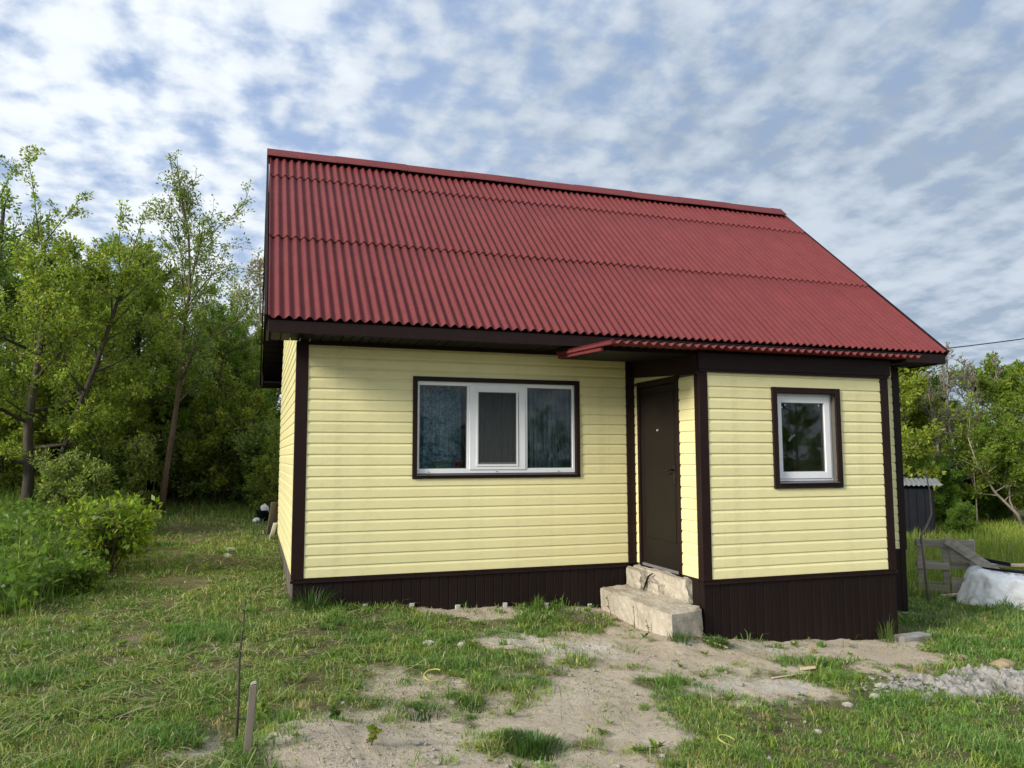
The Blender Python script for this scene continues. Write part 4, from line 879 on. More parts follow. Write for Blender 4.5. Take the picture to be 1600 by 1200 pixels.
# ------------------------------------------------------------------ grass
CAM = np.array([-.4008, -8.1274])
def blades(name, x, y, h, w, lean, cols, label, rng, bend=.5, z=None, cat='grass', mat='grassm', tipcol=None):
    n = len(x); a = rng.uniform(0, 2 * np.pi, n); la = rng.uniform(0, 2 * np.pi, n); ln = lean * rng.uniform(.3, 1, n) * h
    z0 = ground_z(x, y) - .006 if z is None else z
    S = np.stack([np.cos(a), np.sin(a), np.zeros(n)], 1) * (w / 2)[:, None]; Ld = np.stack([np.cos(la), np.sin(la), np.zeros(n)], 1) * ln[:, None]
    B = np.stack([x, y, z0], 1); up = np.zeros((n, 3)); up[:, 2] = h
    Mi = B + up * .55 + Ld * (.55 * (1 - bend)); T = B + up * (1 - .25 * lean)[:, None] + Ld if hasattr(lean, '__len__') else B + up * (1 - .25 * lean) + Ld
    V = np.stack([B - S, B + S, Mi - S * .75, Mi + S * .75, T], 1).reshape(-1, 3)
    k = np.arange(n)[:, None] * 5
    F = np.concatenate([k + np.array([[0, 1, 2]]), k + np.array([[1, 3, 2]]), k + np.array([[2, 3, 4]])])
    o = np_mesh(name, V, F, MAT[mat], None, np.repeat(cols, 5, 0)); return tag(o, label, cat, kind='stuff')
def footprint(x, y, m=.0):
    return ((x > -.02 - m) & (x < HX + m) & (y > -.01 - m) & (y < HY + m)) | ((x > PX0 - .5 - m) & (x < PX1 + m) & (y > PY - m) & (y < .1)) | ((x > 3.33) & (x < PX0 + .1) & (y > -1.62) & (y < .1))
rng = np.random.default_rng(99)
def tallzone(x, y):
    edge = -1.72 - .085 * np.clip(y, 0, 20) + .28 * (fbm(x * 1.3, y * 1.3, 77, 3) - .5) * 2 - .35 * np.exp(-((y - .2) / .6) ** 2)
    return smooth(.0, .35, edge - x) * smooth(-.35, .25, y + .1 * (x + 2.5) - .05)
def polar(n, d0, d1, pw, th0=-.56, th1=1.08):
    th = rng.uniform(th0, th1, n); u = rng.uniform(0, 1, n)
    d = d0 * (d1 / d0) ** u if pw == 'log' else np.sqrt(d0 ** 2 + u * (d1 ** 2 - d0 ** 2))
    return CAM[0] + d * np.sin(th), CAM[1] + d * np.cos(th), d
x1, y1, d1 = polar(105000, 2.7, 5, 'area'); x2, y2, d2 = polar(330000, 5, 17, 'log')
x = np.concatenate([x1, x2]); y = np.concatenate([y1, y2]); d = np.concatenate([d1, d2])
dm = dirt_mask(x, y); cl = fbm(x * 3.1, y * 3.1, 41, 4); cl2 = fbm(x * .8, y * .8, 44, 3)
keep = (rng.uniform(size=len(x)) < np.clip((1 - dm * 1.02), 0, 1) ** 1.1 * smooth(.27, .53, cl + .45 * (cl2 - .42)) + .03) & ~footprint(x, y) & (np.hypot(x - CAM[0], y - CAM[1]) > 2.6)
x = x[keep]; y = y[keep]; d = d[keep]; cl = cl[keep]; cl2 = cl2[keep]; dm = dm[keep]; n = len(x)
wall = np.exp(-np.abs(np.minimum(np.abs(y + .05), 9)) / .12) * ((x > 0) & (x < 3.4))
h = rng.uniform(.022, .062, n) * (.7 + .9 * smooth(.4, .7, cl)) * (1 - .45 * dm) + .05 * wall * rng.uniform(0, 1, n) + .08 * (rng.uniform(size=n) < .012)
h = h * (1 + .8 * smooth(6.4, 8.5, x))
dry = np.clip(smooth(.36, .68, .55 * fbm(x * 1.1 + 5, y * 1.1, 61, 4) + .45 * fbm(x * 4.3, y * 4.3, 63, 3) + .10 * rng.normal(size=n)), 0, 1) * (1 - .55 * smooth(1.5, 3.5, x))
lush = smooth(.50, .68, fbm(x * 2.3, y * 2.3 + 7, 67, 4))
gr = np.array([.15, .255, .04]); gy = np.array([.30, .325, .075]); st = np.array([.46, .43, .21]); dk = np.array([.095, .21, .035])
cc = gr + (gy - gr) * dry[:, None]; cc = cc + (np.array([.095, .215, .035]) - cc) * (lush * .8)[:, None]; h = h * (1 + .5 * lush); cc = np.where((rng.uniform(size=n) < .05 + .15 * dry)[:, None], st, cc); cc = np.where((rng.uniform(size=n) < .28)[:, None], dk, cc)
cc = cc * rng.uniform(.75, 1.3, (n, 1))
blades('lawn_grass', x, y, h, .0050 * np.maximum(1, d / 5.0), rng.uniform(.5, 2.1, n), np.concatenate([cc, np.ones((n, 1))], 1), 'short patchy mown grass over the yard', rng)
# matted clumps
n0 = 1500; xs, ys, ds = polar(n0, 2.9, 13, 'log'); k = (rng.uniform(size=n0) < np.clip(1.02 - dirt_mask(xs, ys) * .93, 0, 1)) & ~footprint(xs, ys, .04) & (tallzone(xs, ys) < .5); xs, ys, ds = xs[k], ys[k], ds[k]; m = 34
R0 = np.repeat(rng.uniform(.025, .085, len(xs)), m); aa = rng.uniform(0, 6.283, len(R0)); rr = R0 * np.sqrt(rng.uniform(size=len(R0))); x = np.repeat(xs, m) + rr * np.cos(aa); y = np.repeat(ys, m) + rr * np.sin(aa); n = len(x)
k = ~footprint(x, y); base = np.repeat(pal_cols(len(xs), [((.13, .26, .035), 4), ((.22, .31, .05), 3), ((.09, .20, .035), 4), ((.34, .33, .11), 1)], rng), m, 0); hh = np.repeat(rng.uniform(.035, .10, len(xs)), m) * rng.uniform(.5, 1.1, n)
base[:, :3] *= rng.uniform(.8, 1.2, (n, 1))
blades('grass_clumps', x[k], y[k], hh[k], .0052 * np.maximum(1, np.repeat(ds, m)[k] / 5), rng.uniform(.5, 1.9, k.sum()), base[k], 'thicker grass clumps dotted over the yard', rng)
# tall meadow growth on the left
n = 46000; x = rng.uniform(-7.5, -1.2, n); y = -.6 + 14 * rng.uniform(0, 1, n) ** 1.5
tz = tallzone(x, y); k = (rng.uniform(size=n) < tz); x, y, tz = x[k], y[k], tz[k]; n = len(x)
hh = (rng.uniform(.18, .58, n) + .25 * (rng.uniform(size=n) < .06)) * (.5 + .5 * tz) * (.75 + .6 * fbm(x * 1.5, y * 1.5, 88, 3)) * np.where(y > 4, 1.1, 1); far = np.hypot(x - CAM[0], y - CAM[1])
c3 = pal_cols(n, [((.115, .225, .03), 5), ((.16, .275, .04), 3), ((.22, .29, .06), 1), ((.36, .33, .15), .25)], rng)
blades('tall_grass', x, y, hh, .007 * np.maximum(1, far / 11), rng.uniform(.15, .9, n), c3, 'tall unmown grass below the trees on the left', rng)
# broad leaves low in the tall growth
n = 26000; x = rng.uniform(-5.5, -1.3, n); y = -.5 + 9 * rng.uniform(0, 1, n) ** 1.6; k = rng.uniform(size=n) < tallzone(x, y); x, y = x[k], y[k]; n = len(x)
zz = ground_z(x, y) + rng.uniform(.02, .50, n) * (.25 + 1.5 * fbm(x * 2.2, y * 2.2, 12, 3) ** 1.5)
V, F4, K = leaf_arrays(np.stack([x, y, zz], 1), rng.normal(size=(n, 3)) * np.array([1, 1, .4]) + np.array([0, 0, .35]), rng.uniform(.05, .13, n), [((.10, .19, .03), 4), ((.14, .24, .04), 3), ((.19, .27, .07), 1)], rng, .6)
tag(np_mesh('nettle_leaves', V, F4, MAT['leaf'], None, K), 'broad weed leaves low in the tall grass on the left', 'weeds', kind='stuff')
# meadow on the right
n = 42000; x = rng.uniform(8.2, 27, n); y = rng.uniform(-1, 14, n); k = (y > .8 + .12 * (x - 8)) & (y < x * .62 + 1) | ((rng.uniform(size=n) < .2) & (x > 10)); x, y = x[k], y[k]; n = len(x); far = np.hypot(x - CAM[0], y - CAM[1])
hh = rng.uniform(.12, .42, n) * smooth(10.0, 13.5, far) + .06; c3 = pal_cols(n, [((.22, .30, .035), 5), ((.28, .34, .05), 3), ((.15, .225, .03), 2), ((.38, .36, .15), .6)], rng)
blades('meadow_grass', x, y, hh, .008 * far / 11, rng.uniform(.15, .8, n), c3, 'bright unmown meadow grass behind the pallets', rng)
# grass behind the house on the left
n = 16000; x = rng.uniform(-4, 1.0, n); y = rng.uniform(7, 16, n); k = ~footprint(x, y); x, y = x[k], y[k]; n = len(x)
blades('rear_grass', x, y, rng.uniform(.05, .22, n), np.full(n, .014), rng.uniform(.3, 1., n), pal_cols(n, [((.11, .19, .03), 5), ((.17, .23, .04), 3), ((.28, .25, .09), 1)], rng), 'rough grass at the end of the mown strip', rng)
# mown clippings lying on the lawn
n = 17000; x, y, d = polar(n, 3.0, 14, 'log', -.56, .55)
k = (rng.uniform(size=n) < smooth(.42, .62, fbm(x * 1.7, y * 1.7, 91, 3)) * (1 - dirt_mask(x, y)) * smooth(2.2, .2, x)) & ~footprint(x, y) & (tallzone(x, y) < .3); x, y, d = x[k], y[k], d[k]; n = len(x)
Lc = rng.uniform(.05, .26, n) ** 1.0; a = rng.uniform(0, 6.283, n); dirv = np.stack([np.cos(a), np.sin(a), rng.normal(size=n) * .12], 1); sd = np.stack([-np.sin(a), np.cos(a), np.zeros(n)], 1) * (.0030 * np.maximum(1, d / 5))[:, None]
B = np.stack([x, y, ground_z(x, y) + rng.uniform(.012, .05, n)], 1); Mi = B + dirv * (Lc * .5)[:, None] + np.array([0, 0, .012]); T = B + dirv * Lc[:, None] + sd * rng.normal(size=(n, 1)) * 4
V = np.stack([B - sd, B + sd, Mi - sd, Mi + sd, T], 1).reshape(-1, 3); kk = np.arange(n)[:, None] * 5
F3 = np.concatenate([kk + np.array([[0, 1, 2]]), kk + np.array([[1, 3, 2]]), kk + np.array([[2, 3, 4]])])
tag(np_mesh('grass_clippings', V, F3, MAT['grassm'], None, np.repeat(pal_cols(n, [((.27, .33, .09), 4), ((.38, .36, .17), 3), ((.17, .27, .05), 3), ((.48, .45, .27), 1)], rng), 5, 0)), 'pale grass clippings strewn over the lawn', 'clippings', kind='stuff')
# dry bits and dead roots on the bare soil
n = 9000; x, y, d = polar(n, 3.0, 10, 'log', -.4, 1.08); k = (rng.uniform(size=n) < .75 * smooth(.25, .7, dirt_mask(x, y)) * smooth(.35, .6, fbm(x * 3, y * 3, 97, 3))) & ~footprint(x, y); x, y, d = x[k], y[k], d[k]; n = len(x)
Lc = rng.uniform(.01, .07, n); a = rng.uniform(0, 6.283, n); dirv = np.stack([np.cos(a), np.sin(a), rng.normal(size=n) * .15], 1); sd = np.stack([-np.sin(a), np.cos(a), np.zeros(n)], 1) * (.0022 * np.maximum(1, d / 5))[:, None]
B = np.stack([x, y, ground_z(x, y) + rng.uniform(.004, .02, n)], 1); T = B + dirv * Lc[:, None]
V = np.stack([B - sd, B + sd, T + sd * .4, T - sd * .4], 1).reshape(-1, 3)
tag(np_mesh('soil_litter', V, np.arange(4 * n).reshape(n, 4), MAT['grassm'], None, np.repeat(pal_cols(n, [((.14, .11, .06), 4), ((.30, .26, .14), 2), ((.10, .13, .04), 3), ((.42, .38, .25), 1)], rng), 4, 0)), 'dry roots and straw bits on the bare soil', 'litter', kind='stuff')
# small broadleaf weeds on the lawn
n0 = 900; xs, ys, ds = polar(n0, 3.0, 9.5, 'log'); k = (rng.uniform(size=n0) < 1 - .8 * dirt_mask(xs, ys)) & ~footprint(xs, ys, .05); xs, ys = xs[k], ys[k]; m = 9
cx = np.repeat(xs, m) ; cy_ = np.repeat(ys, m); n = len(cx); a = rng.uniform(0, 6.283, n); s = np.repeat(rng.uniform(.02, .06, len(xs)) * np.where(rng.uniform(size=len(xs)) < .08, 1.6, 1), m)
V, F4, K = leaf_arrays(np.stack([cx, cy_, ground_z(cx, cy_) + .012], 1), np.stack([np.cos(a), np.sin(a), rng.uniform(.15, 1.1, n)], 1), s * rng.uniform(.7, 1.2, n), [((.12, .22, .04), 4), ((.17, .27, .06), 3), ((.09, .17, .035), 2)], rng, .45)
tag(np_mesh('broadleaf_weeds', V, F4, MAT['leaf'], None, K), 'small broad leaved weeds scattered in the lawn', 'weeds', kind='stuff')
# pebbles and crumbs on the bare soil
n0 = 16000; xs, ys, ds = polar(n0, 3.0, 9.5, 'log'); k = (rng.uniform(size=n0) < .07 + .8 * dirt_mask(xs, ys) * smooth(.42, .62, fbm(xs * 4, ys * 4, 19, 3)) + .9 * lime_mask(xs, ys) + .5 * np.exp(-((ys + .25) / .3) ** 2) * (xs > 1.5) * (xs < 3.4)) & ~footprint(xs, ys); xs, ys = xs[k], ys[k]; n = len(xs)
oct_ = np.array([(1, 0, 0), (-1, 0, 0), (0, 1, 0), (0, -1, 0), (0, 0, .8), (0, 0, -.6)], float); of = np.array([(0, 2, 4), (2, 1, 4), (1, 3, 4), (3, 0, 4), (2, 0, 5), (1, 2, 5), (3, 1, 5), (0, 3, 5)])
r = rng.uniform(.003, .010, n) * (1 + (rng.uniform(size=n) < .06) * 1.6); V = (oct_[None] * rng.uniform(.6, 1.25, (n, 6, 1)) * r[:, None, None]); an = rng.uniform(0, 6.283, n); c_, s_ = np.cos(an)[:, None], np.sin(an)[:, None]
V = np.stack([V[..., 0] * c_ - V[..., 1] * s_, V[..., 0] * s_ + V[..., 1] * c_, V[..., 2]], -1) + np.stack([xs, ys, ground_z(xs, ys) + r * .3], 1)[:, None]
tag(np_mesh('pebbles', V.reshape(-1, 3), (np.arange(n)[:, None, None] * 6 + of[None]).reshape(-1, 3), MAT['stone']), 'pale pebbles and mortar crumbs on the bare soil', 'gravel', kind='stuff')

# a dense tuft, seedlings, dried stalks
def tuft(name, cx, cy, n, R, h, pal, label, cat, seed, lean=.9, w=.005):
    rg = np.random.default_rng(seed); rr = R * np.sqrt(rg.uniform(size=n)); a = rg.uniform(0, 6.283, n); x = rr * np.cos(a); y = rr * np.sin(a); hh = h * rg.uniform(.5, 1.1, n) * (1 - .5 * (rr / R) ** 2)
    e = empty(name, (cx, cy, gz1(cx, cy))); tag(e, label, cat)
    z = ground_z(cx + x, cy + y) - e.location.z - .004
    S = np.stack([np.cos(a + 1.57), np.sin(a + 1.57), 0 * a], 1) * w / 2; out = np.stack([np.cos(a), np.sin(a), 0 * a], 1) * (hh * lean * rg.uniform(.1, 1, n) * (.3 + rr / R))[:, None]
    B = np.stack([x, y, z], 1); U = np.zeros((n, 3)); U[:, 2] = hh; Mi = B + U * .6 + out * .35; T = B + U * .9 + out
    V = np.stack([B - S, B + S, Mi - S * .8, Mi + S * .8, T], 1).reshape(-1, 3); kk = np.arange(n)[:, None] * 5
    F3 = np.concatenate([kk + np.array([[0, 1, 2]]), kk + np.array([[1, 3, 2]]), kk + np.array([[2, 3, 4]])])
    np_mesh('blades', V, F3, MAT['grassm'], e, np.repeat(pal_cols(n, pal, rg), 5, 0)); return e
GT = [((.045, .10, .018), 4), ((.075, .145, .025), 3), ((.11, .17, .03), 1)]
tuft('grass_tuft', 1.10, -3.98, 900, .17, .11, GT, 'dense dark green grass tuft standing alone on the path', 'grass tuft', 1)
tuft('grass_tuft', 3.72, -1.80, 420, .14, .09, GT, 'small dense grass tuft at the foot of the porch corner', 'grass tuft', 2)
tuft('grass_tuft', .16, -.16, 260, .2, .30, GT, 'long grass tuft against the left house corner', 'grass tuft', 3, 1.1)
tuft('grass_tuft', 5.95, -1.52, 70, .10, .34, GT, 'wispy grass tuft before the right porch corner', 'grass tuft', 4, .7)
tuft('grass_tuft', 3.38, -1.72, 150, .12, .13, GT, 'green weed tuft before the concrete step', 'grass tuft', 5)
tuft('grass_tuft', 2.55, -.16, 90, .07, .20, [((.09, .2, .03), 3), ((.12, .22, .04), 2)], 'bright green weed at the plinth near the step', 'grass tuft', 6)
tuft('grass_tuft', .62, -3.32, 320, .15, .07, GT, 'low green grass patch on bare soil left of the path', 'grass tuft', 7)
tuft('grass_tuft', .95, -3.25, 240, .11, .09, GT, 'low leafy patch on bare soil beside the path edge', 'grass tuft', 8)
sap = tag(empty('sapling', (-.45, -3.52, gz1(-.45, -3.52))), 'bare thin planted sapling with a few leaves at its tip', 'sapling')
sp_ = [np.array(p) for p in ((0, 0, -.03), (.006, .01, .25), (.004, .02, .45), (.02, .03, .62), (.025, .035, .78))]
sb = MB().tube(sp_, [.008, .007, .0065, .005, .0035], 6)
for t_, a_ in ((.62, .5), (.75, 2.9), (.85, 4.2)): 
    q, _ = interp(sp_, t_); sb.tube([q, q + np.array([.05 * math.cos(a_), .05 * math.sin(a_), .03])], [.0025, .0015], 4)
sb.build('stem', MAT['bark'], sap, True)
rg = np.random.default_rng(5); nl = 26; tt = rg.choice([.3, .55, .7, .86, .97, .99], nl); cs = np.array([interp(sp_, t)[0] for t in tt]); V, F4, K = leaf_arrays(cs, rg.normal(size=(nl, 3)) * np.array([1, 1, .5]) + np.array([0, 0, .3]), rg.uniform(.022, .045, nl), G_PALE, rg, .5); np_mesh('leaves', V, F4, MAT['leaf'], sap, K)
stk = tag(empty('stake', (-.40, -3.95, gz1(-.40, -3.95))), 'grey wooden stake driven in beside the planted sapling', 'stake')
MB().loft([(-.022, -.012, -.15), (.018, -.014, -.15), (.020, .012, -.15), (-.020, .014, -.15)], [(.010, .0, .345), (.046, -.004, .350), (.048, .020, .355), (.012, .022, .350)]).build('post', MAT['grey_board'], stk, bevel=.003)
MB().loft([(.013, .002, .3515), (.043, -.001, .3565), (.045, .018, .3605), (.014, .019, .3565)], [(.022, .006, .362), (.04, .004, .366), (.04, .014, .368), (.022, .016, .364)]).build('split_top', MAT['wood'], stk)
def seedling(cx, cy, h, nl, label, seed, pal, size=(.03, .06)):
    rg = np.random.default_rng(seed); e = tag(empty('seedling', (cx, cy, gz1(cx, cy))), label, 'seedling'); p = bez((0, 0, -.01), (rg.normal() * .1, rg.normal() * .1, 1), h, 4, rg, .06); MB().tube(p, np.linspace(.004, .002, 5), 5).build('stem', MAT['bark_red'], e, True)
    t = rg.uniform(.25, 1, nl); V, F4, K = leaf_arrays(np.array([interp(p, a)[0] for a in t]), rg.normal(size=(nl, 3)) * np.array([1, 1, .4]) + np.array([0, 0, .35]), rg.uniform(*size, nl), pal, rg, .7); np_mesh('leaves', V, F4, MAT['leaf'], e, K); return e
seedling(.22, -3.93, .12, 26, 'yellow green seedling on the bare soil near the bottom edge', 3, [((.16, .22, .025), 3), ((.22, .26, .04), 2)])
seedling(.08, -3.52, .06, 18, 'low dark seedling beside the soil heap', 4, GT)
seedling(-.32, -3.28, .10, 22, 'leafy seedling right of the planted sapling', 6, G_PALE)
DRY = [((.20, .16, .10), 3), ((.12, .12, .05), 2)]
for i, (cx, cy, h, lab) in enumerate([(3.30, -.95, .26, 'dry weed stalk before the middle of the step'), (3.28, -.45, .22, 'dry weed stalk near the wall end of the step'), (3.30, -1.25, .14, 'short dry weed stalk before the front half of the step'), (3.62, -1.68, .15, 'dry branching weed before the front face of the step'), (2.85, -.10, .16, 'thin dry stalk against the plinth left of the step')]):
    seedling(cx, cy, h, 8, lab, 20 + i, DRY, (.015, .03))

# ------------------------------------------------------------------ stones, rubble, scraps
def lump(R, seed, sub=2, sq=(1, 1, .6), amp=.35):
    import bmesh
    bm = bmesh.new(); bmesh.ops.create_icosphere(bm, subdivisions=sub, radius=1.0); rg = np.random.default_rng(seed); o = rg.uniform(0, 50, 3)
    for v in bm.verts:
        nn = float(fbm(np.array([v.co.x * 1.7 + o[0] + v.co.z]), np.array([v.co.y * 1.7 + o[1] - v.co.z * .7]), seed, 3)[0]) - .5
        v.co = Vector((v.co.x * sq[0], v.co.y * sq[1], v.co.z * sq[2])) * R * (1 + amp * 2 * nn)
    me = bpy.data.meshes.new('lump'); bm.to_mesh(me); bm.free(); return me
def stone(name, x, y, R, label, cat, seed, mat='stone', sq=(1, 1, .6), rz=0.0, up=.3):
    me = lump(R, seed, 2, sq); me.materials.append(MAT[mat]); o = bpy.data.objects.new(name, me); o.location = (x, y, gz1(x, y) + R * sq[2] * up); o.rotation_euler = (0, 0, rz); link(o); return tag(o, label, cat)
stone('concrete_chunk', 6.42, -1.02, .085, 'white broken concrete chunk standing behind the right porch corner', 'rubble', 1, 'stone', (.8, .7, 1.1), .4, .6)
sl_ = MB().box(-.22, .22, -.07, .07, 0, .075); o = sl_.build('concrete_slab', MAT['mortar'], None, bevel=.012); o.location = (6.28, -1.52, gz1(6.28, -1.52) - .02); o.rotation_euler = (.03, .02, .12); tag(o, 'flat grey concrete offcut at the right porch corner', 'slab')
for i, (x, y, R, lab) in enumerate([(-.68, 3.55, .075, 'pale stone upper of two beside the left wall strip'), (-.70, 3.05, .07, 'pale flat stone lower of two beside the left wall strip'), (1.05, -1.55, .05, 'pale stone in the lawn below the wide window'), (1.32, -1.62, .04, 'small pale stone right of another below the wide window'), (3.62, -3.55, .035, 'round pale stone in the grass below the mortar patch'), (3.98, -3.42, .04, 'pale stone in the grass left of the mortar heap'), (2.95, -4.05, .03, 'pale stone lying low in the right foreground grass'), (4.30, -3.15, .045, 'grey stone between the sand strip and mortar heap'), (5.35, -2.95, .05, 'rounded grey lump behind the mortar heap'), (1.75, -4.25, .018, 'small white pebble on the path at the bottom edge')]):
    stone('stone', x, y, R, lab, 'stone', 40 + i, 'stone', (1.15, .85, .55), i * 1.3)
# heap of dried mortar
e = tag(empty('mortar_heap', (5.05, -3.15, gz1(5.05, -3.15))), 'lumpy grey heap of dried mortar on the right', 'mortar heap')
xx, yy = np.meshgrid(np.linspace(-.95, 1.15, 200), np.linspace(-.55, .50, 100)); wx = xx + e.location.x; wy = yy + e.location.y
el_ = 1 - ((xx - .05) / .85) ** 2 - ((yy + .02 - .12 * xx) / .36) ** 2 + (fbm(wx * 3, wy * 3, 55, 4) - .5) * 1.5
hh = np.clip(el_, -.4, .8) * .075 + np.clip(el_ + .3, 0, .6) * ((fbm(wx * 9, wy * 9, 57, 4) - .5) * .26 + np.abs(fbm(wx * 15, wy * 15, 58, 4) - .5) * .28 + (fbm(wx * 40, wy * 40, 59, 2) - .5) * .05)
zz = ground_z(wx, wy) - e.location.z + hh - .02; I = np.arange(xx.size).reshape(xx.shape); Fq = np.stack([I[:-1, :-1], I[:-1, 1:], I[1:, 1:], I[1:, :-1]], -1).reshape(-1, 4)
np_mesh('heap', np.stack([xx, yy, zz], -1).reshape(-1, 3), Fq, MAT['mortar'], e, None, True)
rg = np.random.default_rng(8); lm = lump(1.0, 77, 1, (1, 1, .6), .9); lv = np.array([v.co[:] for v in lm.vertices]); lf = np.array([p.vertices[:] for p in lm.polygons]); bpy.data.meshes.remove(lm)
Vs = []; Fs = []; nb = 0
for k in range(420):
    x = rg.normal() * .55 + .05; y = rg.normal() * .24 + .1 * x; r = rg.uniform(.006, .020) * (1.8 if k < 22 else 1); zq = gz1(x + e.location.x, y + e.location.y) - e.location.z + max(0, .055 * (1 - (x / .85) ** 2 - (y / .36) ** 2)) + r * .2
    a = rg.uniform(0, 6.28); R_ = np.array([[math.cos(a), -math.sin(a), 0], [math.sin(a), math.cos(a), 0], [0, 0, 1]]); Vs.append((lv * rg.uniform(.7, 1.3, 3)) @ R_.T * r + np.array([x, y, zq])); Fs.append(lf + nb); nb += len(lv)
tag(np_mesh('mortar_lumps', np.concatenate(Vs), np.concatenate(Fs), MAT['mortar'], e), kind='stuff')
for i, (x, y, R, lab) in enumerate([(6.22, -2.62, .12, 'small heap of orange sand in the right grass'), (6.05, -2.30, .085, 'smaller patch of yellowish sand behind the orange heap')]):
    stone('sand_heap', x, y, R, lab, 'sand', 60 + i, 'sandy', (1.3, .8, .32), .3, .1)
def plank_at(name, p, q, w, h, mat, label, cat='plank', group=None):
    e = MB(); c = (Vector(p) + Vector(q)) / 2; e.bar(Vector(p) - c, Vector(q) - c, w, h); o = e.build(name, MAT[mat], None, bevel=.003); o.location = c; return tag(o, label, cat, group)
z = gz1
plank_at('wood_scrap', (4.02, -2.55, z(4.02, -2.55) + .012), (4.12, -2.62, z(4.12, -2.62) + .03), .05, .016, 'pale_wood', 'small pale wood block on the soil before the porch', 'scrap')
plank_at('wood_scrap', (3.62, -1.76, z(3.62, -1.76) + .02), (3.74, -1.92, z(3.74, -1.92) + .012), .025, .012, 'pale_wood', 'pale wood sliver lying at the front of the step', 'scrap')
plank_at('wood_scrap', (3.55, -2.80, z(3.55, -2.8) + .012), (3.95, -2.72, z(3.95, -2.72) + .012), .02, .01, 'pale_wood', 'thin lath lying across the bare patch', 'scrap')
plank_at('twig', (.02, -3.72, z(.02, -3.72) + .05), (.12, -4.2, z(.12, -4.2) + .02), .008, .008, 'twig', 'thin dark twig lying on the soil heap', 'twig')
plank_at('twig', (1.35, -4.02, z(1.35, -4.02) + .01), (1.52, -4.12, z(1.52, -4.12) + .01), .006, .006, 'twig', 'short twig lying on the path', 'twig')
for i, (u_, x) in enumerate([(0, .72), (1, 1.20), (2, 1.69), (3, 2.22), (4, 2.70), (5, 3.22)]):
    zz_ = gz1(x, -.03); o = MB().box(-.024, .024, -.012, .014, -.03, .042).build('foam_spacer', MAT['foam'], None, bevel=.004); o.location = (x, -.03, zz_); o.rotation_euler = (0, 0, .1 * (i % 3 - 1))
    tag(o, ['first', 'second', 'third', 'fourth', 'fifth', 'sixth'][i] + ' small white spacer from the left under the front plinth', 'spacer', 'white spacers under the plinth')
for i, (x, y, R, lab) in enumerate([(2.20, -4.20, .055, 'yellow curled plastic strip in the bottom grass'), (.84, -2.62, .06, 'yellow curled plastic strip on the lawn below the window')]):
    pts = [(R * math.cos(a), R * .8 * math.sin(a), .035 + .03 * math.sin(a * .7 + i)) for a in np.linspace(.2, 5.4, 18)]; o = MB().tube(pts, .005, 5).build('plastic_strip', MAT['yellow'], None, True); o.location = (x, y, gz1(x, y)); tag(o, lab, 'strip')
# litter by the left wall
e = tag(empty('bucket', (-.22, 6.75, gz1(-.22, 6.75))), 'dark bucket with white rag beside the far left wall end', 'bucket')
MB().lathe([(.09, 0), (.11, .17), (.122, .18), (.12, .20), (.10, .20), (.085, .06)], 14).build('body', MAT['shed'], e, True)
me = lump(.09, 5, 2, (.9, .8, .9), .5); me.materials.append(MAT['whitebag']); o = bpy.data.objects.new('rag', me); o.location = (.03, -.02, .22); link(o, e)
me = lump(.07, 9, 2, (1, .8, .8), .5); me.materials.append(MAT['whitebag']); o = bpy.data.objects.new('white_bag', me); o.location = (-.33, 6.5, gz1(-.33, 6.5) + .04); link(o); tag(o, 'crumpled white bag in front of the dark bucket', 'bag')
plank_at('leaning_board', (-.10, 5.15, z(-.1, 5.15)), (-.045, 5.0, z(-.05, 5.0) + .55), .16, .015, 'grey_board', 'dark board leaning on the far end of the left wall', 'board')
plank_at('leaning_board', (-.11, 4.75, z(-.11, 4.75)), (-.05, 4.7, z(-.05, 4.7) + .26), .10, .012, 'whitebag', 'small white board leaning on the left wall', 'board')

# ------------------------------------------------------------------ clutter on the right
RZ_ = -.75
pal = tag(empty('pallet', (9.72, 1.14, gz1(9.72, 1.14)), RZ_), 'grey weathered pallet standing on edge beside the meadow', 'pallet')
for k, zz_ in enumerate((.06, .40, .74)): MB().box(-.41, .02, -.055, -.03, zz_, zz_ + .11).build('slat', MAT['wood'], pal, bevel=.004)
MB().box(-.40, -.33, -.028, .06, -.02, .87).build('stringer', MAT['wood'], pal, bevel=.004); MB().box(-.06, .03, -.028, .06, -.02, .87).build('stringer', MAT['wood'], pal, bevel=.004); MB().box(.30, .38, -.028, .06, -.02, .87).build('stringer', MAT['wood'], pal, bevel=.004)
MB().box(.04, .37, -.055, -.03, .55, .86).build('solid_board', MAT['wood'], pal, bevel=.004); MB().box(.04, .37, -.054, -.031, .02, .30).build('slat', MAT['wood'], pal, bevel=.004)
for zz_ in (.1, .42, .75): MB().box(-.43, .37, .062, .085, zz_, zz_ + .10).build('slat', MAT['wood'], pal, bevel=.004)
def rloc(c, x, y): return (c[0] + x * math.cos(RZ_) - y * math.sin(RZ_), c[1] + x * math.sin(RZ_) + y * math.cos(RZ_))
c0 = (9.72, 1.14); zg = gz1(*c0)
a_ = rloc(c0, .0, -.085); b_ = rloc(c0, .66, -.12)
plank_at('leaning_plank', (*a_, zg + .86), (*b_, zg + .40), .028, .13, 'wood', 'grey plank leaning diagonally across the pallet', 'plank')
a_ = rloc(c0, .36, .2); b_ = rloc(c0, .85, .22)
plank_at('dark_plank', (*a_, zg + .58), (*b_, zg + .50), .10, .05, 'shed', 'dark plank end sticking out behind the pallet', 'plank')
a_ = rloc(c0, -.12, -.35); b_ = rloc(c0, .35, -.30)
plank_at('pale_plank', (*a_, zg + .06), (*b_, zg + .13), .10, .03, 'pale_wood', 'pale board end poking out left of the plastic film', 'plank')
a_ = rloc(c0, .55, .35); b_ = rloc(c0, 1.7, .2)
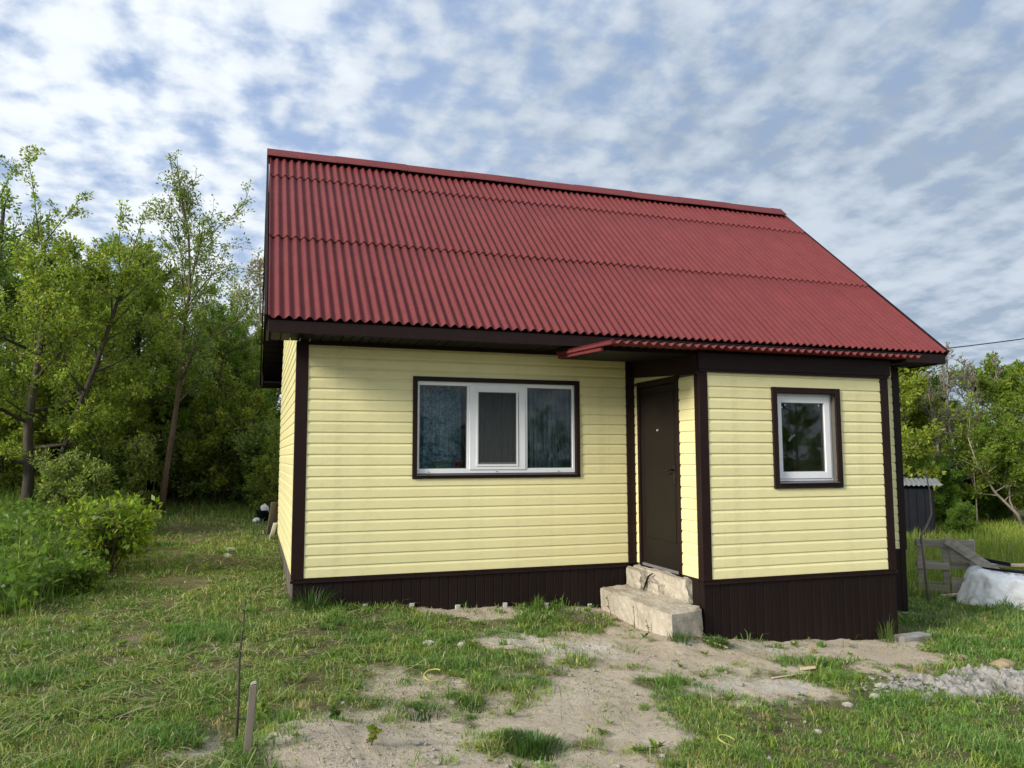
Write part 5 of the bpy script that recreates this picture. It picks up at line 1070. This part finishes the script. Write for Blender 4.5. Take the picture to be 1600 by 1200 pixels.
plank_at('pale_plank', (*a_, zg + .46), (*b_, zg + .54), .18, .03, 'pale_wood', 'long pale board lying on top of the covered pile', 'plank')
a_ = rloc(c0, .45, -.05); b_ = rloc(c0, 1.0, -.1)
plank_at('dark_plank', (*a_, zg + .47), (*b_, zg + .43), .16, .03, 'shed', 'dark board on the pile just behind the plastic film', 'plank')
# stake with bent pipe
pz = gz1(8.74, .60); e = tag(empty('bent_pole', (8.74, .60, pz)), 'thin grey pole with a bent dark rod beside the pallet', 'pole')
MB().tube([(0.02, 0, -.1), (-.02, 0, .45), (-.06, .0, .93)], [.022, .02, .017], 7).build('pole', MAT['grey_board'], e, True); MB().tube([(-.06, .012, .86), (-.055, .01, .97), (.02, -.02, 1.10), (.08, -.06, 1.28), (.07, -.06, 1.6), (.03, -.03, 1.95)], [.016, .016, .015, .013, .010, .006], 6).build('rod', MAT['twig'], e, True)
# pile under plastic film
tc0 = (10.12, .42); tz = gz1(*tc0); e = tag(empty('covered_pile', (tc0[0], tc0[1], tz), RZ_), 'board pile wrapped in milky plastic film at the right edge', 'covered pile')
for k in range(3): MB().box(-.40, 1.3, -.30 + .22 * k, -.12 + .22 * k, .02, .38 - .02 * k).build('board_stack', MAT['pale_wood'], e, bevel=.005)
nu, nv = 120, 70; U_, W_ = np.meshgrid(np.linspace(0, 2 * np.pi, nu), np.linspace(0, 1, nv))
ax_, by_ = .98, .50; ex = .5
cx_ = np.sign(np.cos(U_)) * np.abs(np.cos(U_)) ** ex; sy_ = np.sign(np.sin(U_)) * np.abs(np.sin(U_)) ** ex
rad = np.clip(W_ * 1.55, 0, 1) ** .8; down = np.clip((W_ - .60) / .40, 0, 1)
fold = (fbm(U_ * 2.6 + 4, W_ * 1.2, 81, 4) - .5) * .16 + (np.abs(fbm(U_ * 6 + 2.2 * W_, W_ * 2.0 - U_, 82, 3) - .5)) * .12 + (fbm(U_ * 15 + 5 * W_, W_ * 5, 83, 3) - .5) * .05
px_ = .45 + ax_ * cx_ * rad * (1 + .16 * down) + fold * (.25 + down) * cx_; py_ = by_ * sy_ * rad * (1 + .24 * down) + fold * (.25 + down) * sy_
top = .39 + .07 * (fbm(px_ * 3 + 9, py_ * 3, 71, 3) - .5) * 2 + .07 * np.exp(-((px_ + .38) / .16) ** 2) - .03 * px_
pz_ = top * (1 - down ** (.9 + .5 * fbm(U_ * 3, U_ * 0, 84, 2))) + (fbm(px_ * 7 + 3, py_ * 7, 73, 4) - .5) * .09 * (1 - down) + np.abs(fbm(px_ * 9, py_ * 9 + px_ * 4, 74, 3) - .5) * .08 * (1 - down * .6) + .004
I = np.arange(nu * nv).reshape(nv, nu); Fq = np.stack([I[:-1, :-1], I[:-1, 1:], I[1:, 1:], I[1:, :-1]], -1).reshape(-1, 4)
np_mesh('plastic_film', np.stack([px_, py_, pz_], -1).reshape(-1, 3), Fq, MAT['tarp'], e, None, True)
# shed far behind
sx, sy = 16.85, 8.55; e = tag(empty('shed', (sx, sy, gz1(sx, sy)), RZ_), 'small dark shed with a light corrugated roof edge behind the house', 'shed')
MB().box(-1.6, .42, 0, 1.8, -.2, 1.42).build('wall', MAT['shed'], e)
for k in range(10): MB().box(-1.58 + k * .2, -1.41 + k * .2, -.022, -.002, .0, 1.38).build('wall_board', MAT['shed'], e)
xs_ = np.linspace(-1.75, .62, 80); b = MB(); pr = [(x, .02 * math.cos(x * 52)) for x in xs_]
V = [(x, -.2, 1.50 + dz) for x, dz in pr] + [(x, 2.0, 1.62 + dz) for x, dz in pr]; V += [(x, y, z - .025) for x, y, z in V]; n_ = len(pr)
b.poly(V, [(i, i + 1, n_ + i + 1, n_ + i) for i in range(n_ - 1)] + [(2 * n_ + i + 1, 2 * n_ + i, 3 * n_ + i, 3 * n_ + i + 1) for i in range(n_ - 1)] + [(i + 1, i, 2 * n_ + i, 2 * n_ + i + 1) for i in range(n_ - 1)]); b.build('roof', MAT['tin'], e)
e = tag(empty('brick_post', (23.9, 10.1, gz1(23.9, 10.1)), RZ_), 'rust orange brick stack at the right edge behind the pale trunk', 'bricks')
for r_ in range(8):
    for c_ in range(2): MB().box(-.26 + c_ * .27, -.01 + c_ * .27, -.06 + .01 * (r_ % 2), .06 + .01 * (r_ % 2), r_ * .13, r_ * .13 + .12).build('brick', MAT['rust'], e)
e = tag(empty('plank_bench', (23.35, 9.75, gz1(23.35, 9.75)), RZ_), 'low pale plank bench at the right meadow edge', 'bench')
MB().box(-.55, .6, -.15, .15, .36, .42).build('seat', MAT['pale_wood'], e); MB().box(-.45, -.35, -.12, .12, -.05, .358).build('leg', MAT['wood'], e); MB().box(.4, .5, -.12, .12, -.05, .358).build('leg', MAT['wood'], e)
# overhead wire
A = Vector((17.5, 15.2, 4.55)); B = Vector((46.0, 14.6, 9.0)); pts = []
for k in range(25):
    t = k / 24; p = A.lerp(B, t); p.z -= 1.2 * 4 * t * (1 - t) * .35; pts.append(p)
w_ = MB().tube(pts, .022, 6).build('overhead_wire', MAT['black'], None, True); tag(w_, 'black overhead wire crossing the sky right of the roof', 'wire')
